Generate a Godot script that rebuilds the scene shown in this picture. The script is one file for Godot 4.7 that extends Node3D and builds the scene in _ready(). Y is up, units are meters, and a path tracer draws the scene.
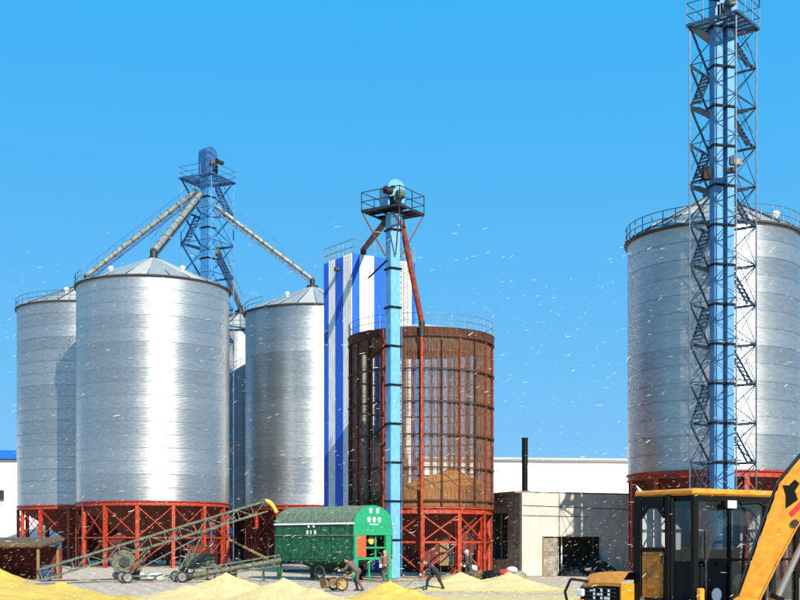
extends Node3D
# A grain depot: steel silos on red frames, a mesh corn crib, bucket elevators, a backhoe loader.
# Plan coordinates are (x to the right, d metres away from the camera); world z = -d.

class MB:
	# Collects triangles. Points are given counter-clockwise as seen from outside.
	var v := PackedVector3Array()
	var n := PackedVector3Array()
	var c := PackedColorArray()
	var colored := false
	var col := Color(1, 1, 1)
	func tri(a: Vector3, b: Vector3, d: Vector3) -> void:
		var nn := (b - a).cross(d - a)
		if nn.length_squared() < 1e-16:
			return
		nn = nn.normalized()
		v.append(a); v.append(d); v.append(b)
		n.append(nn); n.append(nn); n.append(nn)
		if colored:
			c.append(col); c.append(col); c.append(col)
	func quad(a: Vector3, b: Vector3, d: Vector3, e: Vector3) -> void:
		tri(a, b, d); tri(a, d, e)
	func stri(a: Vector3, b: Vector3, d: Vector3, na: Vector3, nb: Vector3, nd: Vector3) -> void:
		v.append(a); v.append(d); v.append(b)
		n.append(na); n.append(nd); n.append(nb)
		if colored:
			c.append(col); c.append(col); c.append(col)
	func squad(a: Vector3, b: Vector3, d: Vector3, e: Vector3, na: Vector3, nb: Vector3, nd: Vector3, ne: Vector3) -> void:
		stri(a, b, d, na, nb, nd); stri(a, d, e, na, nd, ne)
	func box(t: Transform3D, s: Vector3) -> void:
		var h := s * 0.5
		var p := []
		for i in 8:
			p.append(t * Vector3(h.x if i & 1 else -h.x, h.y if i & 2 else -h.y, h.z if i & 4 else -h.z))
		quad(p[4], p[5], p[7], p[6]); quad(p[1], p[0], p[2], p[3])
		quad(p[5], p[1], p[3], p[7]); quad(p[0], p[4], p[6], p[2])
		quad(p[6], p[7], p[3], p[2]); quad(p[0], p[1], p[5], p[4])
	func cbox(t: Transform3D, s: Vector3, b: float) -> void:
		# box with chamfered vertical and horizontal edges
		var h := s * 0.5
		var k := h - Vector3(b, b, b)
		var X := Vector3.RIGHT; var Y := Vector3.UP; var Z := Vector3.BACK
		for ax in 3:
			for sg in [-1.0, 1.0]:
				var a: Vector3 = [X, Y, Z][ax] * sg
				var u: Vector3 = [Y, Z, X][ax]
				var w: Vector3 = [Z, X, Y][ax] * sg
				var hu: float = absf(u.dot(k)); var hw: float = absf(w.dot(k)); var ha: float = absf(a.dot(h))
				quad(t * (a * ha - u * hu - w * hw), t * (a * ha + u * hu - w * hw), t * (a * ha + u * hu + w * hw), t * (a * ha - u * hu + w * hw))
		for ax in 3:
			var e: Vector3 = [X, Y, Z][ax]
			var u: Vector3 = [Y, Z, X][ax]
			var w: Vector3 = [Z, X, Y][ax]
			var ke := absf(e.dot(k)); var hu := absf(u.dot(h)); var ku := absf(u.dot(k)); var hw := absf(w.dot(h)); var kw := absf(w.dot(k))
			for su in [-1.0, 1.0]:
				for sw in [-1.0, 1.0]:
					var p: Vector3 = u * (hu * su) + w * (kw * sw)
					var q: Vector3 = u * (ku * su) + w * (hw * sw)
					if su * sw > 0:
						quad(t * (p - e * ke), t * (q - e * ke), t * (q + e * ke), t * (p + e * ke))
					else:
						quad(t * (q - e * ke), t * (p - e * ke), t * (p + e * ke), t * (q + e * ke))
		for sx in [-1.0, 1.0]:
			for sy in [-1.0, 1.0]:
				for sz in [-1.0, 1.0]:
					var p := t * Vector3(h.x * sx, k.y * sy, k.z * sz)
					var q := t * Vector3(k.x * sx, h.y * sy, k.z * sz)
					var r := t * Vector3(k.x * sx, k.y * sy, h.z * sz)
					if sx * sy * sz > 0: tri(p, q, r)
					else: tri(p, r, q)
	func bar(a: Vector3, b: Vector3, w: float, h: float, up := Vector3.UP) -> void:
		var y := (b - a)
		var l := y.length()
		if l < 1e-6: return
		y /= l
		if absf(y.dot(up)) > 0.98: up = Vector3(0.3, 0, 1).normalized()
		var x := y.cross(up).normalized()
		var z := x.cross(y)
		box(Transform3D(Basis(x, y, z), (a + b) * 0.5), Vector3(w, l, h))
	func tube(a: Vector3, b: Vector3, ra: float, rb: float, k := 8, caps := true) -> void:
		var y := (b - a).normalized()
		var x := y.cross(Vector3.UP if absf(y.y) < 0.95 else Vector3.RIGHT).normalized()
		var z := x.cross(y)
		for i in k:
			var t0 := TAU * i / k
			var t1 := TAU * (i + 1) / k
			var d0 := x * cos(t0) - z * sin(t0)
			var d1 := x * cos(t1) - z * sin(t1)
			squad(a + d0 * ra, a + d1 * ra, b + d1 * rb, b + d0 * rb, d0, d1, d1, d0)
			if caps:
				tri(b, b + d0 * rb, b + d1 * rb); tri(a, a + d1 * ra, a + d0 * ra)
	func sweep(pts: Array, r: float, k := 8) -> void:
		for i in pts.size() - 1:
			tube(pts[i], pts[i + 1], r, r, k, true)
	func lathe(prof: Array, k: int, from := 0.0, to := TAU) -> void:
		# profile of Vector2(r, y) running upwards on the outside
		for j in prof.size() - 1:
			var p: Vector2 = prof[j]
			var q: Vector2 = prof[j + 1]
			var t := q - p
			var nr := t.y
			var ny := -t.x
			var l := sqrt(nr * nr + ny * ny)
			if l < 1e-9: continue
			nr /= l; ny /= l
			for i in k:
				var a0 := from + (to - from) * i / k
				var a1 := from + (to - from) * (i + 1) / k
				var d0 := Vector3(sin(a0), 0, cos(a0)); var d1 := Vector3(sin(a1), 0, cos(a1))
				var n0 := d0 * nr + Vector3.UP * ny; var n1 := d1 * nr + Vector3.UP * ny
				var A := d0 * p.x + Vector3.UP * p.y; var B := d1 * p.x + Vector3.UP * p.y
				var C := d1 * q.x + Vector3.UP * q.y; var D := d0 * q.x + Vector3.UP * q.y
				if p.x > 1e-6: stri(A, B, C, n0, n1, n1)
				if q.x > 1e-6: stri(A, C, D, n0, n1, n0)
	func prism(poly: Array, t: Transform3D, depth: float) -> void:
		# poly: counter-clockwise Vector2 outline in the xy plane, extruded along +-z
		var pk := PackedVector2Array(poly)
		var idx := Geometry2D.triangulate_polygon(pk)
		var h := depth * 0.5
		for i in range(0, idx.size(), 3):
			var a := pk[idx[i]]; var b := pk[idx[i + 1]]; var d := pk[idx[i + 2]]
			if (b - a).cross(d - a) < 0:
				var s := b; b = d; d = s
			tri(t * Vector3(a.x, a.y, h), t * Vector3(b.x, b.y, h), t * Vector3(d.x, d.y, h))
			tri(t * Vector3(a.x, a.y, -h), t * Vector3(d.x, d.y, -h), t * Vector3(b.x, b.y, -h))
		for i in pk.size():
			var a := pk[i]; var b := pk[(i + 1) % pk.size()]
			quad(t * Vector3(a.x, a.y, -h), t * Vector3(b.x, b.y, -h), t * Vector3(b.x, b.y, h), t * Vector3(a.x, a.y, h))
	func mesh() -> ArrayMesh:
		var m := ArrayMesh.new()
		var arr := []
		arr.resize(Mesh.ARRAY_MAX)
		arr[Mesh.ARRAY_VERTEX] = v
		arr[Mesh.ARRAY_NORMAL] = n
		if colored: arr[Mesh.ARRAY_COLOR] = c
		if v.size() >= 3: m.add_surface_from_arrays(Mesh.PRIMITIVE_TRIANGLES, arr)
		return m

var M := {}
var used := {}
var unit_box: BoxMesh
var unit_cyl: CylinderMesh
var rng := RandomNumberGenerator.new()

# ---------------------------------------------------------------- helpers
func P(x: float, d: float, y := 0.0) -> Vector3:
	return Vector3(x, y, -d)

func T(o: Vector3, yaw := 0.0) -> Transform3D:
	return Transform3D(Basis(Vector3.UP, yaw), o)

func numbered(called: String) -> String:
	if not used.has(called):
		used[called] = 0
		return called
	used[called] += 1
	return "%s_%03d" % [called, used[called]]

func tag(o: Node, label: String, category: String, group := "", kind := "") -> void:
	o.set_meta("label", label)
	if category: o.set_meta("category", category)
	if group: o.set_meta("group", group)
	if kind: o.set_meta("kind", kind)

func thing(called: String, label: String, category: String, at: Vector3, yaw := 0.0, group := "") -> Node3D:
	var o := Node3D.new()
	o.name = numbered(called)
	add_child(o)
	o.transform = T(at, yaw)
	tag(o, label, category, group)
	return o

func part(parent: Node, called: String, mesh: Mesh, m: Material, t := Transform3D.IDENTITY) -> MeshInstance3D:
	var o := MeshInstance3D.new()
	o.name = numbered(called) if parent == self else called
	o.mesh = mesh
	o.material_override = m
	o.transform = t
	parent.add_child(o, true)
	return o

func bar(parent: Node, called: String, a: Vector3, b: Vector3, w: float, h: float, m: Material, up := Vector3.UP) -> MeshInstance3D:
	var y := (b - a)
	var l := y.length()
	y /= l
	if absf(y.dot(up)) > 0.98: up = Vector3(0, 0, 1)
	var x := y.cross(up).normalized()
	var z := x.cross(y)
	return part(parent, called, unit_box, m, Transform3D(Basis(x * w, y * l, z * h), (a + b) * 0.5))

func rod(parent: Node, called: String, a: Vector3, b: Vector3, r: float, m: Material) -> MeshInstance3D:
	var y := (b - a)
	var l := y.length()
	y /= l
	var up := Vector3.UP if absf(y.y) < 0.95 else Vector3.RIGHT
	var x := y.cross(up).normalized()
	var z := x.cross(y)
	return part(parent, called, unit_cyl, m, Transform3D(Basis(x * r, y * l, z * r), (a + b) * 0.5))

func boxp(parent: Node, called: String, center: Vector3, s: Vector3, m: Material, yaw := 0.0, bev := 0.0) -> MeshInstance3D:
	if bev <= 0.0:
		return part(parent, called, unit_box, m, Transform3D(Basis(Vector3.UP, yaw).scaled_local(s), center))
	var b := MB.new()
	b.cbox(Transform3D.IDENTITY, s, bev)
	return part(parent, called, b.mesh(), m, T(center, yaw))

func pane(parent: Node, called: String, c: Vector3, size: Vector3, m: Material) -> MeshInstance3D:
	# one sheet of glass across the thinnest of its three sizes
	var b := MB.new()
	var h := size * 0.5
	if size.x < size.z:
		b.quad(Vector3(0, -h.y, -h.z), Vector3(0, -h.y, h.z), Vector3(0, h.y, h.z), Vector3(0, h.y, -h.z))
	else:
		b.quad(Vector3(-h.x, -h.y, 0), Vector3(h.x, -h.y, 0), Vector3(h.x, h.y, 0), Vector3(-h.x, h.y, 0))
	return part(parent, called, b.mesh(), m, T(c))

func struct(called: String, mesh: Mesh, m: Material, t := Transform3D.IDENTITY) -> MeshInstance3D:
	var o := part(self, called, mesh, m, t)
	o.set_meta("kind", "structure")
	return o

# ---------------------------------------------------------------- materials
func noise_image(seed_: int, freq: float, lo: float, hi: float, oct := 4, size := 512, pw := 1.0, tint := Color(1, 1, 1), type := FastNoiseLite.TYPE_SIMPLEX_SMOOTH) -> ImageTexture:
	var f := FastNoiseLite.new()
	f.seed = seed_
	f.noise_type = type
	f.frequency = freq
	f.fractal_octaves = oct
	var im := f.get_seamless_image(size, size)
	im.convert(Image.FORMAT_L8)
	var src := im.get_data()
	var out := PackedByteArray()
	out.resize(size * size * 3)
	for i in size * size:
		var t: float = pow(src[i] / 255.0, pw)
		var k := lo + (hi - lo) * t
		out[i * 3] = int(clampf(lerpf(tint.r, 1.0, t) * k, 0, 1) * 255)
		out[i * 3 + 1] = int(clampf(lerpf(tint.g, 1.0, t) * k, 0, 1) * 255)
		out[i * 3 + 2] = int(clampf(lerpf(tint.b, 1.0, t) * k, 0, 1) * 255)
	return ImageTexture.create_from_image(Image.create_from_data(size, size, false, Image.FORMAT_RGB8, out))

func mat(called: String, lin: Color, rough := 0.7, metal := 0.0, tex: Texture2D = null, scale := Vector3.ONE, bump: Texture2D = null, bump_cm := 1.0) -> StandardMaterial3D:
	var m := StandardMaterial3D.new()
	m.resource_name = called
	m.albedo_color = lin.linear_to_srgb()
	m.roughness = rough
	m.metallic = metal
	if tex or bump:
		m.uv1_triplanar = true
		m.uv1_world_triplanar = true
		m.uv1_scale = scale
	if tex: m.albedo_texture = tex
	if bump:
		m.heightmap_enabled = true
		m.heightmap_texture = bump
		m.heightmap_scale = bump_cm
	M[called] = m
	return m

func materials() -> void:
	var soft := noise_image(11, 0.012, 0.82, 1.0, 5)
	var rough := noise_image(23, 0.010, 0.55, 1.0, 5)
	var fine := noise_image(37, 0.06, 0.72, 1.0, 4)
	var rusty := noise_image(41, 0.014, 0.45, 1.0, 5, 512, 0.7, Color(1.0, 0.62, 0.42))
	var dirt := noise_image(53, 0.012, 0.55, 1.0, 6, 512, 0.8, Color(0.95, 0.86, 0.74))
	var corn := noise_image(61, 0.035, 0.80, 1.0, 6, 512, 0.8, Color(1.0, 0.86, 0.62))
	var scuffed := noise_image(83, 0.02, 0.68, 1.0, 6, 512, 0.5, Color(0.95, 0.9, 0.95))
	var bumpy := noise_image(71, 0.05, 0.0, 1.0, 4)
	for i in 4:
		mat("zinc%d" % i, Color(0.56, 0.59, 0.595) * (0.90 + 0.04 * i), 0.34 + 0.02 * i, 0.92, soft, Vector3(0.22, 0.5, 0.22))
	mat("roof_zinc", Color(0.46, 0.48, 0.47), 0.5, 0.5, soft, Vector3(0.3, 0.3, 0.3))
	mat("roof_pale", Color(0.54, 0.54, 0.50), 0.6, 0.3, soft, Vector3(0.4, 0.4, 0.4))
	mat("eave", Color(0.05, 0.05, 0.05), 0.7, 0.2)
	mat("red", Color(0.56, 0.075, 0.022), 0.55, 0.0, rusty, Vector3(0.5, 0.5, 0.5))
	mat("maroon", Color(0.17, 0.026, 0.02), 0.75, 0.0, rusty, Vector3(0.3, 0.3, 0.3))
	mat("rust", Color(0.30, 0.055, 0.022), 0.8, 0.0, rusty, Vector3(0.6, 0.25, 0.6))
	mat("rust_dark", Color(0.11, 0.05, 0.028), 0.85, 0.1, rusty, Vector3(0.8, 0.2, 0.8))
	mat("wire", Color(0.27, 0.20, 0.145), 0.75, 0.1, rusty, Vector3(1, 0.2, 1))
	mat("tower_blue", Color(0.035, 0.15, 0.40), 0.5, 0.1, rough, Vector3(0.4, 0.4, 0.4))
	mat("tower_teal", Color(0.045, 0.10, 0.19), 0.5, 0.2, rough, Vector3(0.4, 0.4, 0.4))
	mat("tower_steel", Color(0.13, 0.22, 0.33), 0.5, 0.4, rough, Vector3(0.4, 0.4, 0.4))
	mat("leg_azure", Color(0.05, 0.27, 0.58), 0.42, 0.05, soft, Vector3(0.6, 0.25, 0.6))
	mat("leg_blue", Color(0.075, 0.27, 0.55), 0.42, 0.05, soft, Vector3(0.6, 0.25, 0.6))
	mat("leg_sky", Color(0.13, 0.38, 0.64), 0.45, 0.0, soft, Vector3(0.6, 0.25, 0.6))
	mat("black", Color(0.008, 0.008, 0.008), 0.5, 0.0, fine, Vector3(1, 1, 1))
	M.black.metallic_specular = 0.25
	mat("dark_steel", Color(0.055, 0.055, 0.06), 0.5, 0.5, rough, Vector3(1, 1, 1))
	mat("grey_steel", Color(0.30, 0.31, 0.31), 0.5, 0.5, rough, Vector3(0.6, 0.6, 0.6))
	mat("spout", Color(0.36, 0.40, 0.37), 0.55, 0.2, rough, Vector3(0.4, 0.4, 0.4))
	mat("clad_blue", Color(0.018, 0.13, 0.72), 0.42, 0.0, soft, Vector3(0.5, 0.1, 0.5))
	mat("clad_white", Color(0.80, 0.80, 0.79), 0.5, 0.0, soft, Vector3(0.5, 0.1, 0.5))
	mat("white_wall", Color(0.82, 0.82, 0.81), 0.7)
	mat("render_grey", Color(0.54, 0.50, 0.43), 0.9, 0.0, soft, Vector3(0.28, 0.16, 0.28), bumpy, 1.2)
	mat("concrete", Color(0.36, 0.35, 0.32), 0.9, 0.0, dirt, Vector3(0.3, 0.3, 0.3), bumpy, 1.0)
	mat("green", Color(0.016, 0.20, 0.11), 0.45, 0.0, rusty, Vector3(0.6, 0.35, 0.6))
	mat("green_sunlit", Color(0.015, 0.32, 0.15), 0.45, 0.0, soft, Vector3(0.6, 0.4, 0.6))  # same paint as green, lightened for the end that faces the sun
	mat("green_roof", Color(0.22, 0.32, 0.22), 0.5, 0.1, dirt, Vector3(0.7, 0.5, 0.7))
	mat("grey_green", Color(0.14, 0.22, 0.18), 0.6, 0.2, rusty, Vector3(0.7, 0.7, 0.7))
	mat("red_panel", Color(0.70, 0.10, 0.03), 0.5, 0.0, soft, Vector3(1, 1, 1))
	mat("white_paint", Color(0.78, 0.78, 0.75), 0.6)
	mat("rubber", Color(0.02, 0.02, 0.02), 0.85, 0.0, fine, Vector3(2, 2, 2))
	mat("wood", Color(0.34, 0.22, 0.10), 0.85, 0.0, dirt, Vector3(0.6, 3.0, 0.6))
	mat("corn", Color(0.92, 0.72, 0.17), 0.85, 0.0, corn, Vector3(0.8, 0.8, 0.8), bumpy, 8.0)
	mat("corn_pale", Color(0.93, 0.83, 0.48), 0.85, 0.0, corn, Vector3(0.8, 0.8, 0.8), bumpy, 8.0)
	mat("corn_orange", Color(0.92, 0.45, 0.05), 0.85, 0.0, corn, Vector3(1.2, 1.2, 1.2), bumpy, 4.0)
	mat("coal", Color(0.02, 0.02, 0.021), 0.8, 0.0, fine, Vector3(1, 1, 1), bumpy, 6.0)
	mat("yard", Color(0.68, 0.61, 0.52), 0.92, 0.0, dirt, Vector3(0.35, 0.35, 0.35), bumpy, 1.5)
	mat("machine_yellow", Color(0.74, 0.29, 0.012), 0.48, 0.0, scuffed, Vector3(0.7, 0.7, 0.7))
	M.machine_yellow.clearcoat_enabled = true
	M.machine_yellow.clearcoat = 0.12
	M.machine_yellow.clearcoat_roughness = 0.25
	mat("chrome", Color(0.75, 0.72, 0.68), 0.22, 1.0)
	mat("lens_amber", Color(0.85, 0.28, 0.02), 0.25)
	mat("lens_white", Color(0.80, 0.80, 0.78), 0.15)
	mat("red_stripe", Color(0.62, 0.02, 0.015), 0.45)
	mat("seat_tan", Color(0.45, 0.25, 0.07), 0.8, 0.0, fine, Vector3(2, 2, 2))
	mat("snow_streak", Color(0.66, 0.63, 0.55), 0.8)  # pale colour of the snow streak strips
	mat("tarp_red", Color(0.65, 0.05, 0.03), 0.7, 0.0, fine, Vector3(2, 2, 2))
	mat("sack_white", Color(0.74, 0.72, 0.66), 0.8, 0.0, fine, Vector3(3, 3, 3))
	mat("thatch", Color(0.17, 0.12, 0.07), 0.95, 0.0, dirt, Vector3(0.5, 0.5, 0.5), bumpy, 4.0)
	var g := mat("glass", Color(0.025, 0.03, 0.028), 0.0)
	g.transparency = BaseMaterial3D.TRANSPARENCY_ALPHA
	g.albedo_color.a = 0.6
	var gc := mat("glass_clear", Color(0.30, 0.42, 0.34), 0.0)
	gc.transparency = BaseMaterial3D.TRANSPARENCY_ALPHA
	gc.albedo_color.a = 0.25
	mat("door_tan", Color(0.66, 0.24, 0.015), 0.7, 0.0, rough, Vector3(2, 2, 2))
	mat("drum_blue", Color(0.02, 0.12, 0.36), 0.5, 0.0, rusty, Vector3(1, 1, 1))
	var pm := mat("people", Color(1, 1, 1), 0.85)
	pm.vertex_color_use_as_albedo = true

# ---------------------------------------------------------------- setting
func camera_and_light() -> void:
	var cam := Camera3D.new()
	cam.name = "camera"
	add_child(cam)
	cam.position = Vector3(0, 2.0, 0)
	cam.projection = Camera3D.PROJECTION_FRUSTUM
	cam.near = 0.1
	cam.size = 600.0 / 1200.0 * 0.1
	cam.frustum_offset = Vector2(0, 245.0 / 1200.0 * 0.1)   # a level camera with the lens shifted up
	cam.far = 4000.0
	cam.current = true
	var env := Environment.new()
	env.background_mode = Environment.BG_SKY
	var sm := ProceduralSkyMaterial.new()
	sm.sky_top_color = Color(0.075, 0.525, 0.75)
	sm.sky_horizon_color = Color(0.44, 0.63, 0.77)
	sm.sky_curve = 0.165
	sm.ground_horizon_color = Color(0.45, 0.45, 0.42)
	sm.ground_bottom_color = Color(0.35, 0.33, 0.3)
	var sky := Sky.new()
	sky.sky_material = sm
	env.sky = sky
	env.tonemap_mode = Environment.TONE_MAPPER_LINEAR
	env.tonemap_exposure = 1.75
	env.sdfgi_enabled = true
	env.ssao_enabled = true
	env.ssil_enabled = true
	var we := WorldEnvironment.new()
	we.name = "world_environment"
	we.environment = env
	add_child(we)
	var sun := DirectionalLight3D.new()
	sun.name = "sun"
	add_child(sun)
	var az := deg_to_rad(25.0)
	var el := deg_to_rad(33.0)
	var to_sun := Vector3(sin(az) * cos(el), sin(el), cos(az) * cos(el))
	sun.basis = Basis.looking_at(-to_sun, Vector3.UP)
	sun.light_energy = 1.6
	sun.light_color = Color(1.0, 0.955, 0.88)
	sun.light_angular_distance = 0.5
	sun.shadow_enabled = true

func ground() -> void:
	var b := MB.new()
	var f := FastNoiseLite.new()
	f.seed = 5
	f.frequency = 0.05
	var xs := [-1500.0, -300.0, -80.0]
	for i in 61: xs.append(-60.0 + i * 2.0)
	xs.append_array([80.0, 300.0, 1500.0])
	var ds := [-300.0, -60.0, -10.0]
	for i in 61: ds.append(i * 2.0)
	ds.append_array([140.0, 200.0, 400.0, 3000.0])
	var hgt := func(x: float, d: float) -> float:
		return (f.get_noise_2d(x, d) - 1.0) * 0.03 if absf(x) < 79 and d > 0 and d < 130 else -0.03
	for i in xs.size() - 1:
		for j in ds.size() - 1:
			var a := P(xs[i], ds[j], hgt.call(xs[i], ds[j])); var c := P(xs[i + 1], ds[j], hgt.call(xs[i + 1], ds[j]))
			var e := P(xs[i + 1], ds[j + 1], hgt.call(xs[i + 1], ds[j + 1])); var g := P(xs[i], ds[j + 1], hgt.call(xs[i], ds[j + 1]))
			b.quad(a, c, e, g)
	var o := struct("ground", b.mesh(), M.yard)
	o.set_meta("label", "dusty pale concrete yard with spilt grain")

# ---------------------------------------------------------------- silos
func ring_mesh(R: float, h: float, waves: int) -> ArrayMesh:
	# one corrugated wall sheet course
	var b := MB.new()
	var k := 72
	var rows := waves * 4
	var amp := 0.007
	var w := TAU * waves / h
	for j in rows:
		var y0 := h * j / rows
		var y1 := h * (j + 1) / rows
		var r0 := R + amp * sin(w * y0) ; var r1 := R + amp * sin(w * y1)
		var s0 := -amp * w * cos(w * y0) ; var s1 := -amp * w * cos(w * y1)
		var l0 := sqrt(1 + s0 * s0) ; var l1 := sqrt(1 + s1 * s1)
		for i in k:
			var a0 := TAU * i / k ; var a1 := TAU * (i + 1) / k
			var d0 := Vector3(sin(a0), 0, cos(a0)) ; var d1 := Vector3(sin(a1), 0, cos(a1))
			b.squad(d0 * r0 + Vector3(0, y0, 0), d1 * r0 + Vector3(0, y0, 0), d1 * r1 + Vector3(0, y1, 0), d0 * r1 + Vector3(0, y1, 0),
				(d0 + Vector3(0, s0, 0)) / l0, (d1 + Vector3(0, s0, 0)) / l0, (d1 + Vector3(0, s1, 0)) / l1, (d0 + Vector3(0, s1, 0)) / l1)
	return b.mesh()

func roof_panel_mesh(R: float, rise: float, r_top: float, k: int) -> ArrayMesh:
	var b := MB.new()
	var a := PI / k
	var n := 3
	var lip := 0.05
	for s in 5:
		var t0 := float(s) / 5 ; var t1 := float(s + 1) / 5
		for i in n:
			var a0 := lerpf(-a, a, float(i) / n) ; var a1 := lerpf(-a, a, float(i + 1) / n)
			var q := []
			for tt in [[t0, a0], [t0, a1], [t1, a1], [t1, a0]]:
				var r: float = lerpf(R, r_top, tt[0])
				q.append(Vector3(sin(tt[1]) * r, rise * tt[0], cos(tt[1]) * r))
			b.quad(q[0], q[1], q[2], q[3])
	# raised rib along one edge
	var e0 := Vector3(sin(a) * R, 0, cos(a) * R) ; var e1 := Vector3(sin(a) * r_top, rise, cos(a) * r_top)
	if e0 == e1: lip = 0.0
	return b.mesh()

func railing(parent: Node, R: float, y: float, h: float, a0: float, a1: float, k: int, m: Material, r := 0.028) -> void:
	for i in k + 1:
		var a := lerpf(a0, a1, float(i) / k)
		var d := Vector3(sin(a), 0, cos(a)) * R
		bar(parent, "railing_post", d + Vector3(0, y, 0), d + Vector3(0, y + h, 0), r * 1.6, r * 1.6, m)
	var sub := k * 2
	for lev in [0.5, 1.0]:
		var b := MB.new()
		for i in sub:
			var p0 := lerpf(a0, a1, float(i) / sub) ; var p1 := lerpf(a0, a1, float(i + 1) / sub)
			b.tube(Vector3(sin(p0) * R, y + h * lev, cos(p0) * R), Vector3(sin(p1) * R, y + h * lev, cos(p1) * R), r, r, 5)
		part(parent, "railing_rail", b.mesh(), m)

func frame_under(parent: Node, R: float, y: float, k: int, m: Material, off := 0.0, colw := 0.3, ties := [0.45], xbrace := true) -> void:
	# ring beam, columns, ties and crossed braces
	var b := MB.new()
	b.lathe([Vector2(R - 0.2, y - 0.42), Vector2(R + 0.06, y - 0.42), Vector2(R + 0.06, y - 0.36), Vector2(R - 0.02, y - 0.36), Vector2(R - 0.02, y - 0.10), Vector2(R + 0.1, y - 0.10), Vector2(R + 0.1, y - 0.02), Vector2(R - 0.2, y - 0.02)], 72)
	part(parent, "ring_beam", b.mesh(), m)
	var rc := R - 0.12
	var pts := []
	for i in k:
		var a := off + TAU * i / k
		pts.append(Vector3(sin(a) * rc, 0, cos(a) * rc))
		var h := MB.new()
		h.box(Transform3D(Basis.IDENTITY, Vector3(0, (y - 0.42) * 0.5, colw * 0.42)), Vector3(colw, y - 0.42, colw * 0.16))
		h.box(Transform3D(Basis.IDENTITY, Vector3(0, (y - 0.42) * 0.5, -colw * 0.42)), Vector3(colw, y - 0.42, colw * 0.16))
		h.box(Transform3D(Basis.IDENTITY, Vector3(0, (y - 0.42) * 0.5, 0)), Vector3(colw * 0.2, y - 0.42, colw * 0.68))
		h.box(Transform3D(Basis.IDENTITY, Vector3(0, 0.02, 0)), Vector3(colw * 1.7, 0.04, colw * 1.7))
		part(parent, "column", h.mesh(), m, T(pts[i], a))
	for i in k:
		var p: Vector3 = pts[i] ; var q: Vector3 = pts[(i + 1) % k]
		for t in ties:
			bar(parent, "tie_beam", p + Vector3(0, y * t, 0), q + Vector3(0, y * t, 0), 0.1, 0.12, m)
		if xbrace:
			var lo: float = y * ties[0] + 0.05 ; var hi := y - 0.5
			bar(parent, "brace", p + Vector3(0, lo, 0), q + Vector3(0, hi, 0), 0.07, 0.07, m)
			bar(parent, "brace", p + Vector3(0, hi, 0), q + Vector3(0, lo, 0), 0.07, 0.07, m)
			if i % 2 == 0:
				bar(parent, "brace", p + Vector3(0, 0.3, 0), q + Vector3(0, lo - 0.1, 0), 0.07, 0.07, m)
			else:
				bar(parent, "brace", p + Vector3(0, lo - 0.1, 0), q + Vector3(0, 0.3, 0), 0.07, 0.07, m)

func steel_silo(label: String, x: float, d: float, R: float, y0: float, y1: float, rise: float, rings: int, cols: int, vents: Array, rail: Array, yaw := 0.0, share := {}) -> Node3D:
	var o := thing("grain_silo", label, "silo", P(x, d), yaw, "galvanised steel grain silos")
	var h := (y1 - y0) / rings
	if not share.has("ring"):
		share.ring = ring_mesh(R, h, 13)
		share.panel = roof_panel_mesh(R + 0.22, rise, 0.55, 24)
	var r := RandomNumberGenerator.new()
	r.seed = int(x * 100 + d)
	for i in rings:
		part(o, "wall_sheet_ring", share.ring, M["zinc%d" % r.randi_range(0, 3)], Transform3D(Basis(Vector3.UP, r.randf()).scaled_local(Vector3(1 - 0.0006 * (i % 2), 1, 1 - 0.0006 * (i % 2))), Vector3(0, y0 + h * i, 0)))
		if i > 0:
			var s := MB.new()
			s.lathe([Vector2(R + 0.004, -0.03), Vector2(R + 0.014, -0.025), Vector2(R + 0.014, 0.025), Vector2(R + 0.004, 0.03)], 72)
			if not share.has("seam"): share.seam = s.mesh()
			part(o, "seam_band", share.seam, M.zinc0, T(Vector3(0, y0 + h * i, 0)))
	var e := MB.new()
	e.lathe([Vector2(R + 0.01, y1 - 0.16), Vector2(R + 0.20, y1 - 0.10), Vector2(R + 0.20, y1 - 0.012), Vector2(R - 0.1, y1 - 0.012)], 72)
	part(o, "eave_rim", e.mesh(), M.eave)  # near-black rim colour also draws the shadow line under the roof edge
	for i in 24:
		part(o, "roof_panel", share.panel, M.roof_zinc if i % 3 else M.roof_pale, T(Vector3(0, y1, 0), TAU * i / 24))
	for i in 24:
		var an := TAU * (i + 0.5) / 24
		var dr := Vector3(sin(an), 0, cos(an))
		bar(o, "roof_rib", dr * (R + 0.22) + Vector3(0, y1 + 0.03, 0), dr * 0.55 + Vector3(0, y1 + rise + 0.03, 0), 0.07, 0.09, M.dark_steel if i % 2 else M.grey_steel)
	var c := MB.new()
	c.lathe([Vector2(0.62, y1 + rise - 0.06), Vector2(0.62, y1 + rise + 0.28), Vector2(0.5, y1 + rise + 0.34), Vector2(0, y1 + rise + 0.36)], 20)
	part(o, "roof_cap", c.mesh(), M.dark_steel)
	for va in vents:
		var t: float = va[1]
		var rr := lerpf(R, 0.55, t)
		var base := Vector3(sin(va[0]) * rr, y1 + rise * t - 0.05, cos(va[0]) * rr)
		var vm := MB.new()
		vm.lathe([Vector2(0.16, 0), Vector2(0.16, 0.4), Vector2(0.32, 0.42), Vector2(0.34, 0.62), Vector2(0.22, 0.78), Vector2(0, 0.82)], 14)
		part(o, "roof_vent", vm.mesh(), M.white_paint, Transform3D(Basis.IDENTITY.scaled(Vector3.ONE * 0.75), base))
	if rail.size():
		railing(o, R + 0.1, y1 + 0.02, 0.95, rail[0], rail[1], rail[2], M.tower_steel)
	var hp := MB.new()
	hp.lathe([Vector2(0.45, 1.5), Vector2(R - 0.25, y0 - 0.3)], 48)
	part(o, "hopper_cone", hp.mesh(), M.maroon)
	frame_under(o, R, y0, cols, M.red)
	return o

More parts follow.
